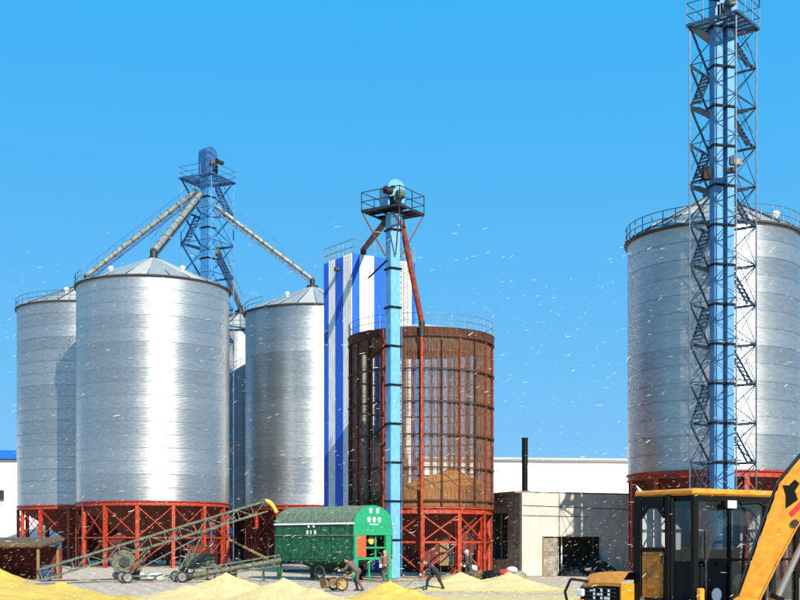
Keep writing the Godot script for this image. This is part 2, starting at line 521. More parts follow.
# ---------------------------------------------------------------- towers and elevators
func lattice_tower(label: String, at: Vector3, yaw: float, hd: float, top: float, bays: int, group: String, msteel: Material, mdark: Material, mtread: Material, rail_h := 1.15) -> Node3D:
	var o := thing("elevator_tower", label, "tower", at, yaw, group)
	var C := [Vector3(0, 0, hd), Vector3(hd, 0, 0), Vector3(0, 0, -hd), Vector3(-hd, 0, 0)]   # front, right, back, left
	for c in C:
		bar(o, "corner_post", c, c + Vector3(0, top, 0), hd * 0.036, hd * 0.036, mdark)
	var bh := top / bays
	for k in bays:
		var y0 := bh * k ; var y1 := bh * (k + 1)
		for f in 4:
			var a: Vector3 = C[f] ; var b: Vector3 = C[(f + 1) % 4]
			var rear := f == 1 or f == 2
			var gw := hd * (0.055 if rear else 0.022)
			bar(o, "girt", a + Vector3(0, y1, 0), b + Vector3(0, y1, 0), gw, gw * 1.2, mdark)
			var w1 := hd * (0.024 if f == 2 else 0.026 if f == 1 else 0.017)
			var w2 := hd * (0.05 if f == 2 else 0.026 if f == 1 else 0.017)
			bar(o, "brace", a + Vector3(0, y0, 0), b + Vector3(0, y1, 0), w1, w1, mdark)
			bar(o, "brace", a + Vector3(0, y0 if f == 2 else y1, 0) if f != 2 else a + Vector3(0, y0, 0), b + Vector3(0, y0, 0) if f != 2 else b + Vector3(0, y1, 0), w2, w2, mdark)
			if f == 2: bar(o, "brace", a + Vector3(0, y1, 0), b + Vector3(0, y0, 0), w1, w1, mdark)
		# one flight of stairs per bay, by turns beside the left and the right corner
		var side: Vector3 = C[3] if k % 2 == 0 else C[1]
		var low := side * 0.82 + Vector3(0, y0, -hd * 0.02)
		var high := side * (0.30 if k % 2 == 0 else 0.42) + Vector3(0, y1, -hd * (0.42 if k % 2 == 0 else 0.54))
		var across := Vector3(high.z - low.z, 0, low.x - high.x).normalized() * hd * 0.15
		var fl := MB.new()
		fl.bar(low + across, high + across, hd * 0.018, hd * 0.06)
		fl.bar(low - across, high - across, hd * 0.018, hd * 0.06)
		var nt := 9
		for i in range(1, nt):
			var p := low.lerp(high, float(i) / nt)
			fl.bar(p - across, p + across, hd * 0.12, hd * 0.022)
		for s in [-1.0, 1.0]:
			fl.bar(low + across * s + Vector3(0, hd * 0.45, 0), high + across * s + Vector3(0, hd * 0.45, 0), hd * 0.014, hd * 0.014)
		part(o, "stair_flight", fl.mesh(), mtread)
		# landing along the back
		var ld := MB.new()
		ld.bar(C[3] * 0.8 + Vector3(0, y1 - 0.03, -hd * 0.18), C[2] * 0.8 + Vector3(0, y1 - 0.03, 0), hd * 0.3, 0.05)
		ld.bar(C[1] * 0.8 + Vector3(0, y1 - 0.03, -hd * 0.18), C[2] * 0.8 + Vector3(0, y1 - 0.03, 0), hd * 0.3, 0.05)
		if k % 2 == 1 or k == bays - 1: part(o, "landing", ld.mesh(), mdark)
	# head platform: joists and grating, railing
	var pd := hd * 1.1
	var PC := [Vector3(0, top, pd), Vector3(pd, top, 0), Vector3(0, top, -pd), Vector3(-pd, top, 0)]
	for f in 4:
		var a: Vector3 = PC[f] ; var b: Vector3 = PC[(f + 1) % 4]
		bar(o, "platform_beam", a, b, 0.07, 0.14, mdark)
		for lev in [0.5, 1.0]:
			bar(o, "railing_rail", a + Vector3(0, rail_h * lev, 0), b + Vector3(0, rail_h * lev, 0), 0.04, 0.04, mdark)
		for i in 3:
			var p := a.lerp(b, i / 3.0)
			bar(o, "railing_post", p, p + Vector3(0, rail_h, 0), 0.04, 0.04, mdark)
	for i in range(1, 6):
		var t := i / 6.0
		bar(o, "platform_joist", PC[0].lerp(PC[1], t), PC[3].lerp(PC[2], t), 0.06, 0.1, mdark)
	var gr := MB.new()
	for i in 34:
		var t := (i + 0.5) / 34.0
		if absf(t - 0.5) < 0.1: continue
		gr.bar(PC[0].lerp(PC[3], t) + Vector3(0, 0.085, 0), PC[1].lerp(PC[2], t) + Vector3(0, 0.085, 0), 0.03, 0.03)
	part(o, "platform_grating", gr.mesh(), mdark)
	return o

func elevator(label: String, at: Vector3, yaw: float, group: String, casings: Array, top: float, band: float, ladder := false, shade_base := false) -> Node3D:
	# casings: [x offset, width, depth, material]
	var o := thing("bucket_elevator", label, "elevator", at, yaw, group)
	for cs in casings:
		var w: float = cs[1] ; var dp: float = cs[2]
		var n := int(top / band)
		for i in n:
			boxp(o, "shade_toned_casing" if shade_base and i < 2 else "casing_section", Vector3(cs[0], band * (i + 0.5), 0), Vector3(w, band - 0.03, dp), M.maroon if shade_base and i < 2 else cs[3], 0.0, w * 0.06)  # lowest sections coloured maroon to paint in the shade under the silos
			boxp(o, "flange", Vector3(cs[0], band * (i + 1), 0), Vector3(w + 0.14, 0.11, dp + 0.14), M.black)
		var rest := top - band * n
		if rest > 0.1:
			boxp(o, "casing_section", Vector3(cs[0], band * n + rest * 0.5, 0), Vector3(w, rest, dp), cs[3], 0.0, w * 0.06)
	if ladder:
		var w: float = casings[0][1] ; var dp: float = casings[0][2]
		var lx := w * 0.5 + 0.16
		for s in [-0.18, 0.18]:
			bar(o, "ladder_stile", Vector3(lx, 0.3, s), Vector3(lx, top, s), 0.04, 0.04, M.leg_blue)
		for i in int(top / 0.33):
			bar(o, "ladder_rung", Vector3(lx, 0.5 + i * 0.33, -0.18), Vector3(lx, 0.5 + i * 0.33, 0.18), 0.035, 0.035, M.black)
	return o

func elevator_head(o: Node3D, y: float, w: float, h: float, dp: float, mh: Material, motor_side: float) -> void:
	# rounded hood, drive motor with gearbox and belt guard
	var poly := [Vector2(-w * 0.5, 0), Vector2(w * 0.5, 0)]
	for i in 11:
		var a := PI * i / 10.0
		poly.append(Vector2(cos(a) * w * 0.5, h - w * 0.42 + sin(a) * w * 0.42))
	var b := MB.new()
	b.prism(poly, Transform3D.IDENTITY, dp)
	part(o, "head_hood", b.mesh(), mh, T(Vector3(0, y, 0)))
	var z := dp * 0.5 + 0.28
	var m := MB.new()
	var mx := motor_side * w * 0.35
	m.tube(Vector3(mx - 0.1, y + h * 0.52, z), Vector3(mx + motor_side * w * 0.5, y + h * 0.52, z), 0.22, 0.22, 14)
	m.tube(Vector3(mx + motor_side * w * 0.5, y + h * 0.52, z), Vector3(mx + motor_side * w * 0.58, y + h * 0.52, z), 0.16, 0.10, 14)
	m.box(T(Vector3(mx, y + h * 0.52 + 0.25, z)), Vector3(0.22, 0.14, 0.2))
	part(o, "drive_motor", m.mesh(), M.dark_steel)
	var g := MB.new()
	g.cbox(T(Vector3(-motor_side * w * 0.08, y + h * 0.45, z)), Vector3(0.45, 0.5, 0.42), 0.05)
	g.tube(Vector3(-motor_side * w * 0.08, y + h * 0.45, dp * 0.5 - 0.05), Vector3(-motor_side * w * 0.08, y + h * 0.45, z), 0.1, 0.1, 10)
	part(o, "gearbox", g.mesh(), M.grey_green)
	var s := MB.new()
	s.bar(Vector3(mx, y + 0.05, z - 0.2), Vector3(mx, y + h * 0.38, z - 0.2), 0.1, 0.4)
	s.bar(Vector3(-mx, y + 0.05, z - 0.2), Vector3(mx, y + h * 0.3, z - 0.2), 0.08, 0.1)
	part(o, "motor_stand", s.mesh(), M.black)

func spout(label: String, a: Vector3, b: Vector3, r: float, m: Material, group := "", walkway: Material = null, hooks := 8) -> Node3D:
	var o := thing("grain_spout", label, "spout", a, 0.0, group)
	var e := b - a
	rod(o, "pipe", Vector3.ZERO, e, r, m)
	for i in range(0, hooks + 1):
		var p := e * (float(i) / hooks)
		var dv := e.normalized()
		rod(o, "flange", p - dv * 0.04, p + dv * 0.04, r * 1.14, M.grey_green)
	# elbow that drops into the cap
	rod(o, "elbow", e, e + Vector3(0, -0.9, 0), r * 1.15, M.dark_steel)
	if walkway:
		var side := e.cross(Vector3.UP).normalized()
		bar(o, "support_truss", Vector3(0, -r * 2.4, 0), e + Vector3(0, -r * 2.4, 0), 0.12, 0.22, walkway)
		for i in hooks * 2:
			var p := e * ((i + 0.5) / (hooks * 2.0))
			bar(o, "strut", p + Vector3(0, -r * 2.4, 0), p + Vector3(0, -r, 0), 0.05, 0.05, walkway)
		bar(o, "handrail", Vector3(0, 1.1, 0) + side * 0.3, e + Vector3(0, 1.1, 0) + side * 0.3, 0.035, 0.035, walkway)
		for i in hooks + 1:
			var p := e * (float(i) / hooks) + side * 0.3
			bar(o, "railing_post", p, p + Vector3(0, 1.1, 0), 0.03, 0.03, walkway)
	return o

func left_plant() -> void:
	var share := {}
	var g := "grain spouts of the four silo group"
	steel_silo("galvanised silo at the far left, beside the white warehouse wall", -32.9, 126, 7.0, 6.0, 26.3, 3.0, 17, 14, [[-0.25, 0.45]], [-2.2, 0.2, 14], 0.0, share)
	steel_silo("big galvanised silo in front, above the inclined belt conveyor", -23.0, 112, 7.0, 5.9, 25.7, 2.75, 17, 14, [[-0.9, 0.42], [0.85, 0.42]], [-2.0, -0.9, 8], 0.0, share)
	steel_silo("rear galvanised silo showing as a narrow strip between two others", -18.9, 142, 7.0, 6.0, 26.3, 3.1, 17, 14, [], [-1.6, 1.6, 14], 0.0, share)
	steel_silo("galvanised silo next to the blue and white striped tower", -9.2, 126, 7.0, 6.0, 26.0, 2.9, 17, 14, [[-0.6, 0.45]], [-2.1, -0.7, 10], 0.0, share)
	var at := P(-20.3, 126.5)
	lattice_tower("blue lattice stair tower rising between the four left silos", at, 0.30, 2.75, 40.4, 12, "lattice elevator towers", M.tower_blue, M.tower_blue, M.tower_blue)
	var e := elevator("blue bucket elevator leg inside the tower among the silos", at + Vector3(0.15, 0, 0.7), PI / 4 + 0.1, "bucket elevators", [[0.0, 1.15, 1.15, M.leg_azure]], 40.6, 3.2, false, true)
	elevator_head(e, 40.6, 1.5, 3.0, 1.2, M.tower_blue, 1.0)
	spout("long spout with blue walkway truss running down to the leftmost silo", at + Vector3(-1.1, 39.2, 0.4), P(-32.9, 126, 30.3), 0.27, M.spout, g, M.tower_blue, 12)
	spout("short steep spout dropping onto the big front silo roof", at + Vector3(-0.6, 38.6, 1.2), P(-23.0, 112, 29.4), 0.30, M.spout, g, M.tower_steel, 9)
	spout("long spout sloping down toward the striped tower", at + Vector3(0.9, 37.6, 0.4), P(-9.2, 126, 29.9), 0.22, M.spout, g, M.tower_steel, 10)
	spout("steep spout going down to the half hidden rear silo", at + Vector3(0.8, 33.2, -0.9), P(-18.9, 142, 30.3), 0.28, M.spout, g, M.tower_steel, 9)

func right_plant() -> void:
	var s := steel_silo("large galvanised silo on the right, behind the tall stair tower", 19.55, 75, 5.24, 6.4, 20.9, 2.75, 14, 12, [[0.75, 0.25]], [-PI, PI - TAU / 40, 39], 0.12)
	s.set_meta("group", "galvanised steel grain silos")
	var at := P(17.85, 66.3)
	var t := lattice_tower("tall lattice stair tower standing in front of the right silo", at, 0.10, 1.9, 30.6, 14, "lattice elevator towers", M.tower_teal, M.tower_teal, M.tower_teal, 1.2)
	# small fittings on the tower
	boxp(t, "control_box", Vector3(-1.05, 22.4, 0.3), Vector3(0.5, 0.75, 0.35), M.black, 0.0, 0.04)
	boxp(t, "floodlight", Vector3(0.12, 22.7, 1.5), Vector3(0.7, 0.42, 0.3), M.grey_steel, 0.2, 0.05)
	boxp(t, "floodlight", Vector3(-0.1, 22.25, 1.4), Vector3(0.55, 0.3, 0.3), M.dark_steel, -0.3, 0.05)
	rod(t, "beacon_mast", Vector3(2.08, 31.8, 0), Vector3(2.08, 32.2, 0), 0.03, M.black)
	rod(t, "beacon_lens", Vector3(2.08, 32.2, 0), Vector3(2.08, 32.42, 0), 0.09, M.red_panel)
	var e := elevator("twin leg blue bucket elevator inside the tall right tower", at, 0.25, "bucket elevators", [[-0.42, 0.52, 0.6, M.leg_blue], [0.32, 0.44, 0.6, M.leg_blue]], 30.9, 2.18)
	elevator_head(e, 30.9, 1.35, 1.9, 0.75, M.leg_blue, -1.0)
	spout("spout from the tall tower head down to the right silo peak", at + Vector3(0.55, 30.4, -0.4), P(19.6, 75, 24.6), 0.25, M.dark_steel, "", M.tower_steel, 5)
	# bits of old equipment stay out of sight behind the loader

func crib() -> void:
	var R := 4.6
	var y0 := 4.35
	var y1 := 15.35
	var o := thing("corn_crib", "round rusty wire mesh corn crib on an orange red frame", "crib", P(1.37, 78))
	# thin upright slats of the mesh, joined: too many and too fine to pick apart
	var w := MB.new()
	var k := 420
	for i in k:
		var a := TAU * i / k
		var d := Vector3(sin(a), 0, cos(a)) * (R - 0.02)
		var t := Transform3D(Basis(Vector3.UP, a), d + Vector3(0, (y0 + y1) * 0.5, 0))
		w.box(t, Vector3(0.032, y1 - y0, 0.012))
	for j in 12:
		var y := y0 + (y1 - y0) * (j + 0.5) / 12
		w.lathe([Vector2(R - 0.035, y - 0.014), Vector2(R + 0.0, y - 0.014), Vector2(R + 0.0, y + 0.014), Vector2(R - 0.035, y + 0.014), Vector2(R - 0.035, y - 0.014)], 60)
	var wm := part(o, "wire_mesh", w.mesh(), M.wire)
	wm.set_meta("kind", "stuff")
	for i in 24:
		var a := TAU * i / 24
		var d := Vector3(sin(a), 0, cos(a)) * (R + 0.06)
		part(o, "upright_rib", unit_box, M.rust if i % 2 == 0 else M.rust_dark, Transform3D(Basis(Vector3.UP, a).scaled_local(Vector3(0.1 if i % 2 == 0 else 0.07, y1 - y0, 0.12)), d + Vector3(0, (y0 + y1) * 0.5, 0)))
	for j in 6:
		var y := y0 + 0.4 + (y1 - y0 - 0.9) * j / 5.0
		var b := MB.new()
		b.lathe([Vector2(R + 0.05, y - 0.05), Vector2(R + 0.15, y - 0.05), Vector2(R + 0.15, y + 0.05), Vector2(R + 0.05, y + 0.05)], 72)
		part(o, "hoop", b.mesh(), M.rust_dark)
	var rm := MB.new()
	rm.lathe([Vector2(R + 0.02, y1 - 0.55), Vector2(R + 0.1, y1 - 0.55), Vector2(R + 0.16, y1 - 0.03), Vector2(R - 0.2, y1 - 0.03)], 72)
	part(o, "top_rim", rm.mesh(), M.rust_dark)
	var pm := roof_panel_mesh(R + 0.18, 0.95, 0.4, 18)
	for i in 18:
		part(o, "roof_panel", pm, M.roof_pale, T(Vector3(0, y1, 0), TAU * i / 18))
	railing(o, R + 0.1, y1 + 0.0, 0.85, -PI, PI - TAU / 32, 31, M.grey_steel, 0.02)
	# floor deck, hopper and frame
	var fl := MB.new()
	fl.lathe([Vector2(0.4, 1.6), Vector2(R - 0.3, y0 - 0.1), Vector2(R - 0.05, y0 - 0.01), Vector2(0, y0)], 48)
	part(o, "hopper_floor", fl.mesh(), M.maroon)
	frame_under(o, R, y0, 12, M.red, 0.0, 0.26, [0.5])
	rod(o, "fill_pipe", Vector3(-0.05, 0.2, R + 0.35), Vector3(-0.05, y1 + 0.35, R + 0.35), 0.1, M.red)
	rod(o, "drain_pipe", Vector3(-2.45, 0.2, R - 0.35), Vector3(-2.45, y1 - 0.1, R - 0.35), 0.13, M.rust)
	# the grain inside
	var gm := stored_mesh(R - 0.06)
	var gh := part(self, "stored_corn", gm, M.corn_orange, T(P(1.37, 78, y0 + 0.02)))
	tag(gh, "orange heap of corn inside the wire mesh crib", "corn")
	# elevator leg in front, platform and spouts
	var at := P(-0.42, 71.4)
	var e := elevator("pale blue bucket elevator leg with ladder in front of the rusty crib", at, PI / 4 - 0.25, "bucket elevators", [[0.0, 0.66, 0.66, M.leg_sky]], 21.7, 2.3, true)
	elevator_head(e, 21.9, 1.15, 1.75, 0.85, M.leg_sky, -1.0)
	var pd := 1.9
	var py := 21.75
	var PC := [Vector3(-pd, py, pd * 0.75), Vector3(pd * 0.75, py, pd), Vector3(pd, py, -pd * 0.75), Vector3(-pd * 0.75, py, -pd)]
	var pl := Node3D.new()
	pl.name = "head_platform"
	e.add_child(pl)
	pl.rotation.y = -0.97
	for f in 4:
		var a: Vector3 = PC[f] * Vector3(0.8, 1, 0.8) ; var b: Vector3 = PC[(f + 1) % 4] * Vector3(0.8, 1, 0.8)
		bar(pl, "platform_beam", a, b, 0.06, 0.12, M.dark_steel)
		for lev in [0.5, 1.0]:
			bar(pl, "railing_rail", a + Vector3(0, 1.1 * lev, 0), b + Vector3(0, 1.1 * lev, 0), 0.04, 0.04, M.dark_steel)
		for i in 2:
			var p := a.lerp(b, i / 2.0)
			bar(pl, "railing_post", p, p + Vector3(0, 1.1, 0), 0.045, 0.045, M.dark_steel)
		var foot := Vector3(signf(a.x) * 0.34, py - 2.6, signf(a.z) * 0.34)
		bar(pl, "knee_brace", a, foot, 0.07, 0.07, M.maroon)
		bar(pl, "joist", a.lerp(b, 0.35), (PC[(f + 3) % 4] * Vector3(0.8, 1, 0.8)).lerp(PC[(f + 2) % 4] * Vector3(0.8, 1, 0.8), 0.35), 0.05, 0.1, M.black)
	var gr := MB.new()
	for i in 26:
		var t := (i + 0.5) / 26.0
		if absf(t - 0.5) < 0.13: continue
		gr.bar((PC[0] * Vector3(0.8, 1, 0.8)).lerp(PC[3] * Vector3(0.8, 1, 0.8), t) + Vector3(0, 0.08, 0), (PC[1] * Vector3(0.8, 1, 0.8)).lerp(PC[2] * Vector3(0.8, 1, 0.8), t) + Vector3(0, 0.08, 0), 0.04, 0.03)
	part(pl, "grating", gr.mesh(), M.black)
	for y in [18.9, 13.9, 9.2]:
		bar(e, "tie_bracket", Vector3(0.3, y, -0.3), Vector3(1.35, y - 0.2, -2.2), 0.08, 0.08, M.black)
		bar(e, "tie_bracket", Vector3(-0.4, y, 0.0), Vector3(-1.0, y - 0.9, -1.2), 0.08, 0.08, M.black)
	spout("dark red spout slanting from the pale blue elevator to the crib roof", at + Vector3(0.5, 21.4, -0.4), P(1.32, 73.1, 15.6), 0.17, M.rust, "", null, 4)
	spout("dark short spout dropping onto the striped tower roof", at + Vector3(-0.5, 21.3, -0.5), P(-2.75, 90.2, 24.2), 0.2, M.maroon, "", null, 3)

func stored_mesh(R: float) -> ArrayMesh:
	# grain filling the crib's floor, piled higher on its right
	var f := FastNoiseLite.new()
	f.seed = 8
	f.frequency = 0.5
	var hf := func(x: float, z: float) -> float:
		var d1 := Vector2(x - 1.9, z - 1.2).length()
		var d2 := Vector2(x + 1.0, z - 2.2).length()
		return 0.95 + maxf(0.0, 1.7 - 0.52 * d1) + 0.5 * maxf(0.0, 0.9 - 0.4 * d2) + 0.10 * f.get_noise_2d(x, z)
	var b := MB.new()
	var na := 72
	var nr := 16
	for i in nr:
		for j in na:
			var q := []
			for t in [[i, j], [i, j + 1], [i + 1, j + 1], [i + 1, j]]:
				var r: float = R * t[0] / nr
				var a: float = TAU * t[1] / na
				var x := sin(a) * r ; var z := cos(a) * r
				q.append(Vector3(x, hf.call(x, z), z))
			b.quad(q[3], q[2], q[1], q[0])
			if i == nr - 1:
				b.quad(Vector3(q[3].x, 0, q[3].z), Vector3(q[2].x, 0, q[2].z), q[2], q[3])
	return b.mesh()

# ---------------------------------------------------------------- heaps
func heap_mesh(cones: Array, reach: float, seed_: int, rough_: float, slope := 0.62) -> ArrayMesh:
	# cones: [x, z, radius, height]; a sheet whose rim lies at the ground
	var f := FastNoiseLite.new()
	f.seed = seed_
	f.frequency = 0.55
	f.fractal_octaves = 4
	var hf := func(x: float, z: float) -> float:
		var h := 0.0
		for c in cones:
			var dx: float = x - c[0] ; var dz: float = z - c[1]
			var a := atan2(dz, dx)
			var rad: float = c[2] * (1.0 + 0.10 * f.get_noise_2d(cos(a) * 1.7 + c[0], sin(a) * 1.7 + c[1]))
			var t := sqrt(dx * dx + dz * dz) / rad
			var v: float = 0.0
			if t < 1.0:
				v = c[3] * (sqrt((1.0 - t) * (1.0 - t) + 0.012) - 0.11) * (1.0 - 0.16 * sin(PI * t)) / 0.9
				v -= c[3] * 0.08 * exp(-t * t * 22.0)
			var kk := 0.12
			var hh := clampf(0.5 + 0.5 * (h - v) / kk, 0, 1)
			h = lerpf(v, h, hh) + kk * hh * (1 - hh) if (h > 0 and v > 0) else maxf(h, v)
		if h > 0.0:
			h += rough_ * f.get_noise_2d(x * 1.6, z * 1.6) * minf(1.0, h * 3.0)
		return maxf(h, 0.0) - 0.02 + (0.025 if h > 0.0 else 0.0)
	var b := MB.new()
	var nr := 46
	var na := 96
	var cx := 0.0
	var grid := []
	for i in nr + 1:
		var row := []
		var r := reach * pow(float(i) / nr, 0.9)
		for j in na:
			var a := TAU * j / na
			var x := cx + cos(a) * r ; var z := sin(a) * r
			var y: float = hf.call(x, z)
			if i == nr: y = -0.03
			row.append(Vector3(x, y, z))
		grid.append(row)
	var nrm := func(i: int, j: int) -> Vector3:
		var p: Vector3 = grid[mini(i + 1, nr)][j] - grid[maxi(i - 1, 0)][j]
		var q: Vector3 = grid[maxi(i, 1)][(j + 1) % na] - grid[maxi(i, 1)][(j + na - 1) % na]
		var n := q.cross(p)
		if n.length_squared() < 1e-12: return Vector3.UP
		n = n.normalized()
		return n if n.y > 0 else -n
	var ns := []
	for i in nr + 1:
		var row := []
		for j in na: row.append(nrm.call(i, j))
		ns.append(row)
	for i in nr:
		for j in na:
			var j1 := (j + 1) % na
			b.squad(grid[i][j], grid[i][j1], grid[i + 1][j1], grid[i + 1][j], ns[i][j], ns[i][j1], ns[i + 1][j1], ns[i + 1][j])
	return b.mesh()

func heaps() -> void:
	var g := "corn heaps drying in the yard"
	var L := [
		["broad yellow corn heap in the left corner of the yard", -14.2, 41.5, [[0, 0, 5.2, 1.05], [-3.0, 0.8, 4.2, 1.1], [2.3, -0.5, 2.6, 0.8]], 7.6, "corn"],
		["pointed corn heap below the low auger", -6.6, 45.5, [[0, 0, 2.6, 1.05], [-1.3, 1.2, 2.2, 0.6]], 3.8, "corn_pale"],
		["pale flat topped corn heap in front of the green machine", -4.15, 42.5, [[0, 0, 2.4, 0.92], [1.1, 0.6, 1.8, 0.55]], 3.4, "corn_pale"],
		["bright yellow corn heap beside the handcart", -0.35, 43.0, [[0, 0, 1.95, 0.78], [0.8, 0.5, 1.4, 0.45]], 2.7, "corn"],
		["double peaked pale corn heap near the crib legs", 3.6, 54.5, [[-0.85, 0, 2.4, 0.86], [1.3, 0.1, 2.5, 0.86]], 4.4, "corn_pale"],
		["low spread of corn along the front edge of the yard", 2.6, 44.5, [[0, 0, 4.0, 0.16], [2.0, 0.3, 3.0, 0.12]], 6.0, "corn_pale"],
	]
	for h in L:
		var o := part(self, "corn_heap", heap_mesh(h[3], h[4], int(h[1] * 31 + 900), 0.09), M[h[5]], T(P(h[1], h[2])))
		tag(o, h[0], "heap", g)
	# kernels spilt round the heaps: past counting
	var km := MB.new()
	km.lathe([Vector2(0, -0.5), Vector2(0.42, -0.22), Vector2(0.5, 0.1), Vector2(0.3, 0.42), Vector2(0, 0.5)], 6)
	var mm := MultiMesh.new()
	mm.transform_format = MultiMesh.TRANSFORM_3D
	mm.mesh = km.mesh()
	mm.instance_count = 5200
	var rk := RandomNumberGenerator.new()
	rk.seed = 404
	for i in mm.instance_count:
		var h: Array = L[rk.randi() % L.size()]
		var c0: Array = h[3][rk.randi() % h[3].size()]
		var an := rk.randf() * TAU
		var rr: float = c0[2] * (0.86 + 0.5 * pow(rk.randf(), 2.0))
		var q := P(h[1] + c0[0] + cos(an) * rr, h[2] - c0[1] - sin(an) * rr, 0.005)
		mm.set_instance_transform(i, Transform3D(Basis(Vector3.UP, rk.randf() * TAU) * Basis(Vector3.RIGHT, rk.randf() * PI) * Basis.from_scale(Vector3.ONE * rk.randf_range(0.02, 0.055)), q))
	var sp := MultiMeshInstance3D.new()
	sp.name = "spilt_corn"
	sp.multimesh = mm
	sp.material_override = M.corn
	add_child(sp)
	tag(sp, "loose corn spilt on the yard round the heaps", "corn", "", "stuff")
	var c := part(self, "coal_heap", heap_mesh([[0, 0, 2.0, 1.5], [-1.4, 0.5, 1.6, 0.8]], 2.6, 12, 0.18), M.coal, T(P(12.9, 79.2)))
	tag(c, "black coal heap spilling out of the concrete building's opening", "heap")
	var sh := part(self, "corn_heap", heap_mesh([[0, 0, 2.6, 1.3]], 3.2, 19, 0.08), M.corn, T(P(-23.6, 67.6)))
	tag(sh, "yellow corn heap under the low shed at the far left", "heap", g)

# ---------------------------------------------------------------- buildings
func clad_face(o: Node3D, a: Vector3, b: Vector3, h: float, stripes: Array) -> void:
	# upright ribbed sheets between two ground points; stripes: [from, to, material] along the face
	var l := (b - a).length()
	var u := (b - a) / l
	var nrm := u.cross(Vector3.UP).normalized() * -1.0
	if nrm.z < 0 and absf(nrm.z) > 0.05: nrm = -nrm
	for s in stripes:
		var x0: float = s[0] * l ; var x1: float = s[1] * l
		var n := maxi(1, int(round((x1 - x0) / 0.2)))
		var m := MB.new()
		for i in n:
			var w := (x1 - x0) / n
			var c0 := x0 + w * i
			m.box(Transform3D(Basis(u, Vector3.UP, u.cross(Vector3.UP)), a + u * (c0 + w * 0.5) + Vector3(0, h * 0.5, 0)), Vector3(w, h, 0.04))
			m.box(Transform3D(Basis(u, Vector3.UP, u.cross(Vector3.UP)), a + u * (c0 + w * 0.5) + Vector3(0, h * 0.5, 0) + nrm * 0.035), Vector3(w * 0.3, h, 0.03))
		part(o, "cladding_panel", m.mesh(), s[2])

func striped_tower() -> void:
	var o := thing("dryer_tower", "tall box tower clad in blue and white vertical stripes", "building", Vector3.ZERO)
	var A := P(-3.52, 88) ; var B := P(-5.79, 91.4) ; var C := P(1.14, 91.11) ; var D := P(-1.13, 94.51)
	var H := 23.4
	var bl: Material = M.clad_blue ; var wh: Material = M.clad_white
	clad_face(o, A, B, H, [[0.0, 0.30, wh], [0.30, 0.58, bl], [0.58, 0.82, wh], [0.82, 1.0, bl]])
	clad_face(o, A, C, H, [[0.0, 0.115, bl], [0.115, 0.34, wh], [0.34, 0.55, bl], [0.55, 0.94, wh], [0.94, 1.0, bl]])
	clad_face(o, B, D, H, [[0.0, 0.3, bl], [0.3, 0.6, wh], [0.6, 1.0, bl]])
	clad_face(o, C, D, H, [[0.0, 0.3, bl], [0.3, 0.6, wh], [0.6, 1.0, bl]])
	var m := MB.new()
	m.quad(A + Vector3(0, H - 0.05, 0), C + Vector3(0, H - 0.05, 0), D + Vector3(0, H - 0.05, 0), B + Vector3(0, H - 0.05, 0))
	part(o, "roof", m.mesh(), M.grey_steel)
	for e in [[A, B], [A, C], [B, D], [C, D]]:
		var a: Vector3 = e[0].lerp(D if e[0] != D and e[1] != D else A, 0.04) ; var b: Vector3 = e[1]
		for lev in [0.55, 1.1]:
			bar(o, "railing_rail", a + Vector3(0, H + lev, 0), b + Vector3(0, H + lev, 0), 0.04, 0.04, M.grey_steel)
		for i in 7:
			var p := a.lerp(b, i / 6.0)
			bar(o, "railing_post", p + Vector3(0, H - 0.05, 0), p + Vector3(0, H + 1.1, 0), 0.04, 0.04, M.grey_steel)
	# floodlight and a riser ladder on the sunlit face
	boxp(o, "floodlight", A.lerp(B, 0.4) + Vector3(-0.25, H - 0.9, 0.2), Vector3(0.4, 0.3, 0.3), M.dark_steel, 0.4, 0.04)
	for i in 40:
		var p := A.lerp(C, 0.80) + Vector3(0.12, 12.0 + i * 0.28, 0.16)
		bar(o, "ladder_rung", p, p + Vector3(0.30, 0, -0.2), 0.03, 0.03, M.grey_steel)
	for s in [0.0, 1.0]:
		var p := A.lerp(C, 0.80) + Vector3(0.12 + 0.30 * s, 11.8, 0.16 - 0.2 * s)
		bar(o, "ladder_stile", p, p + Vector3(0, 11.6, 0), 0.035, 0.035, M.grey_steel)

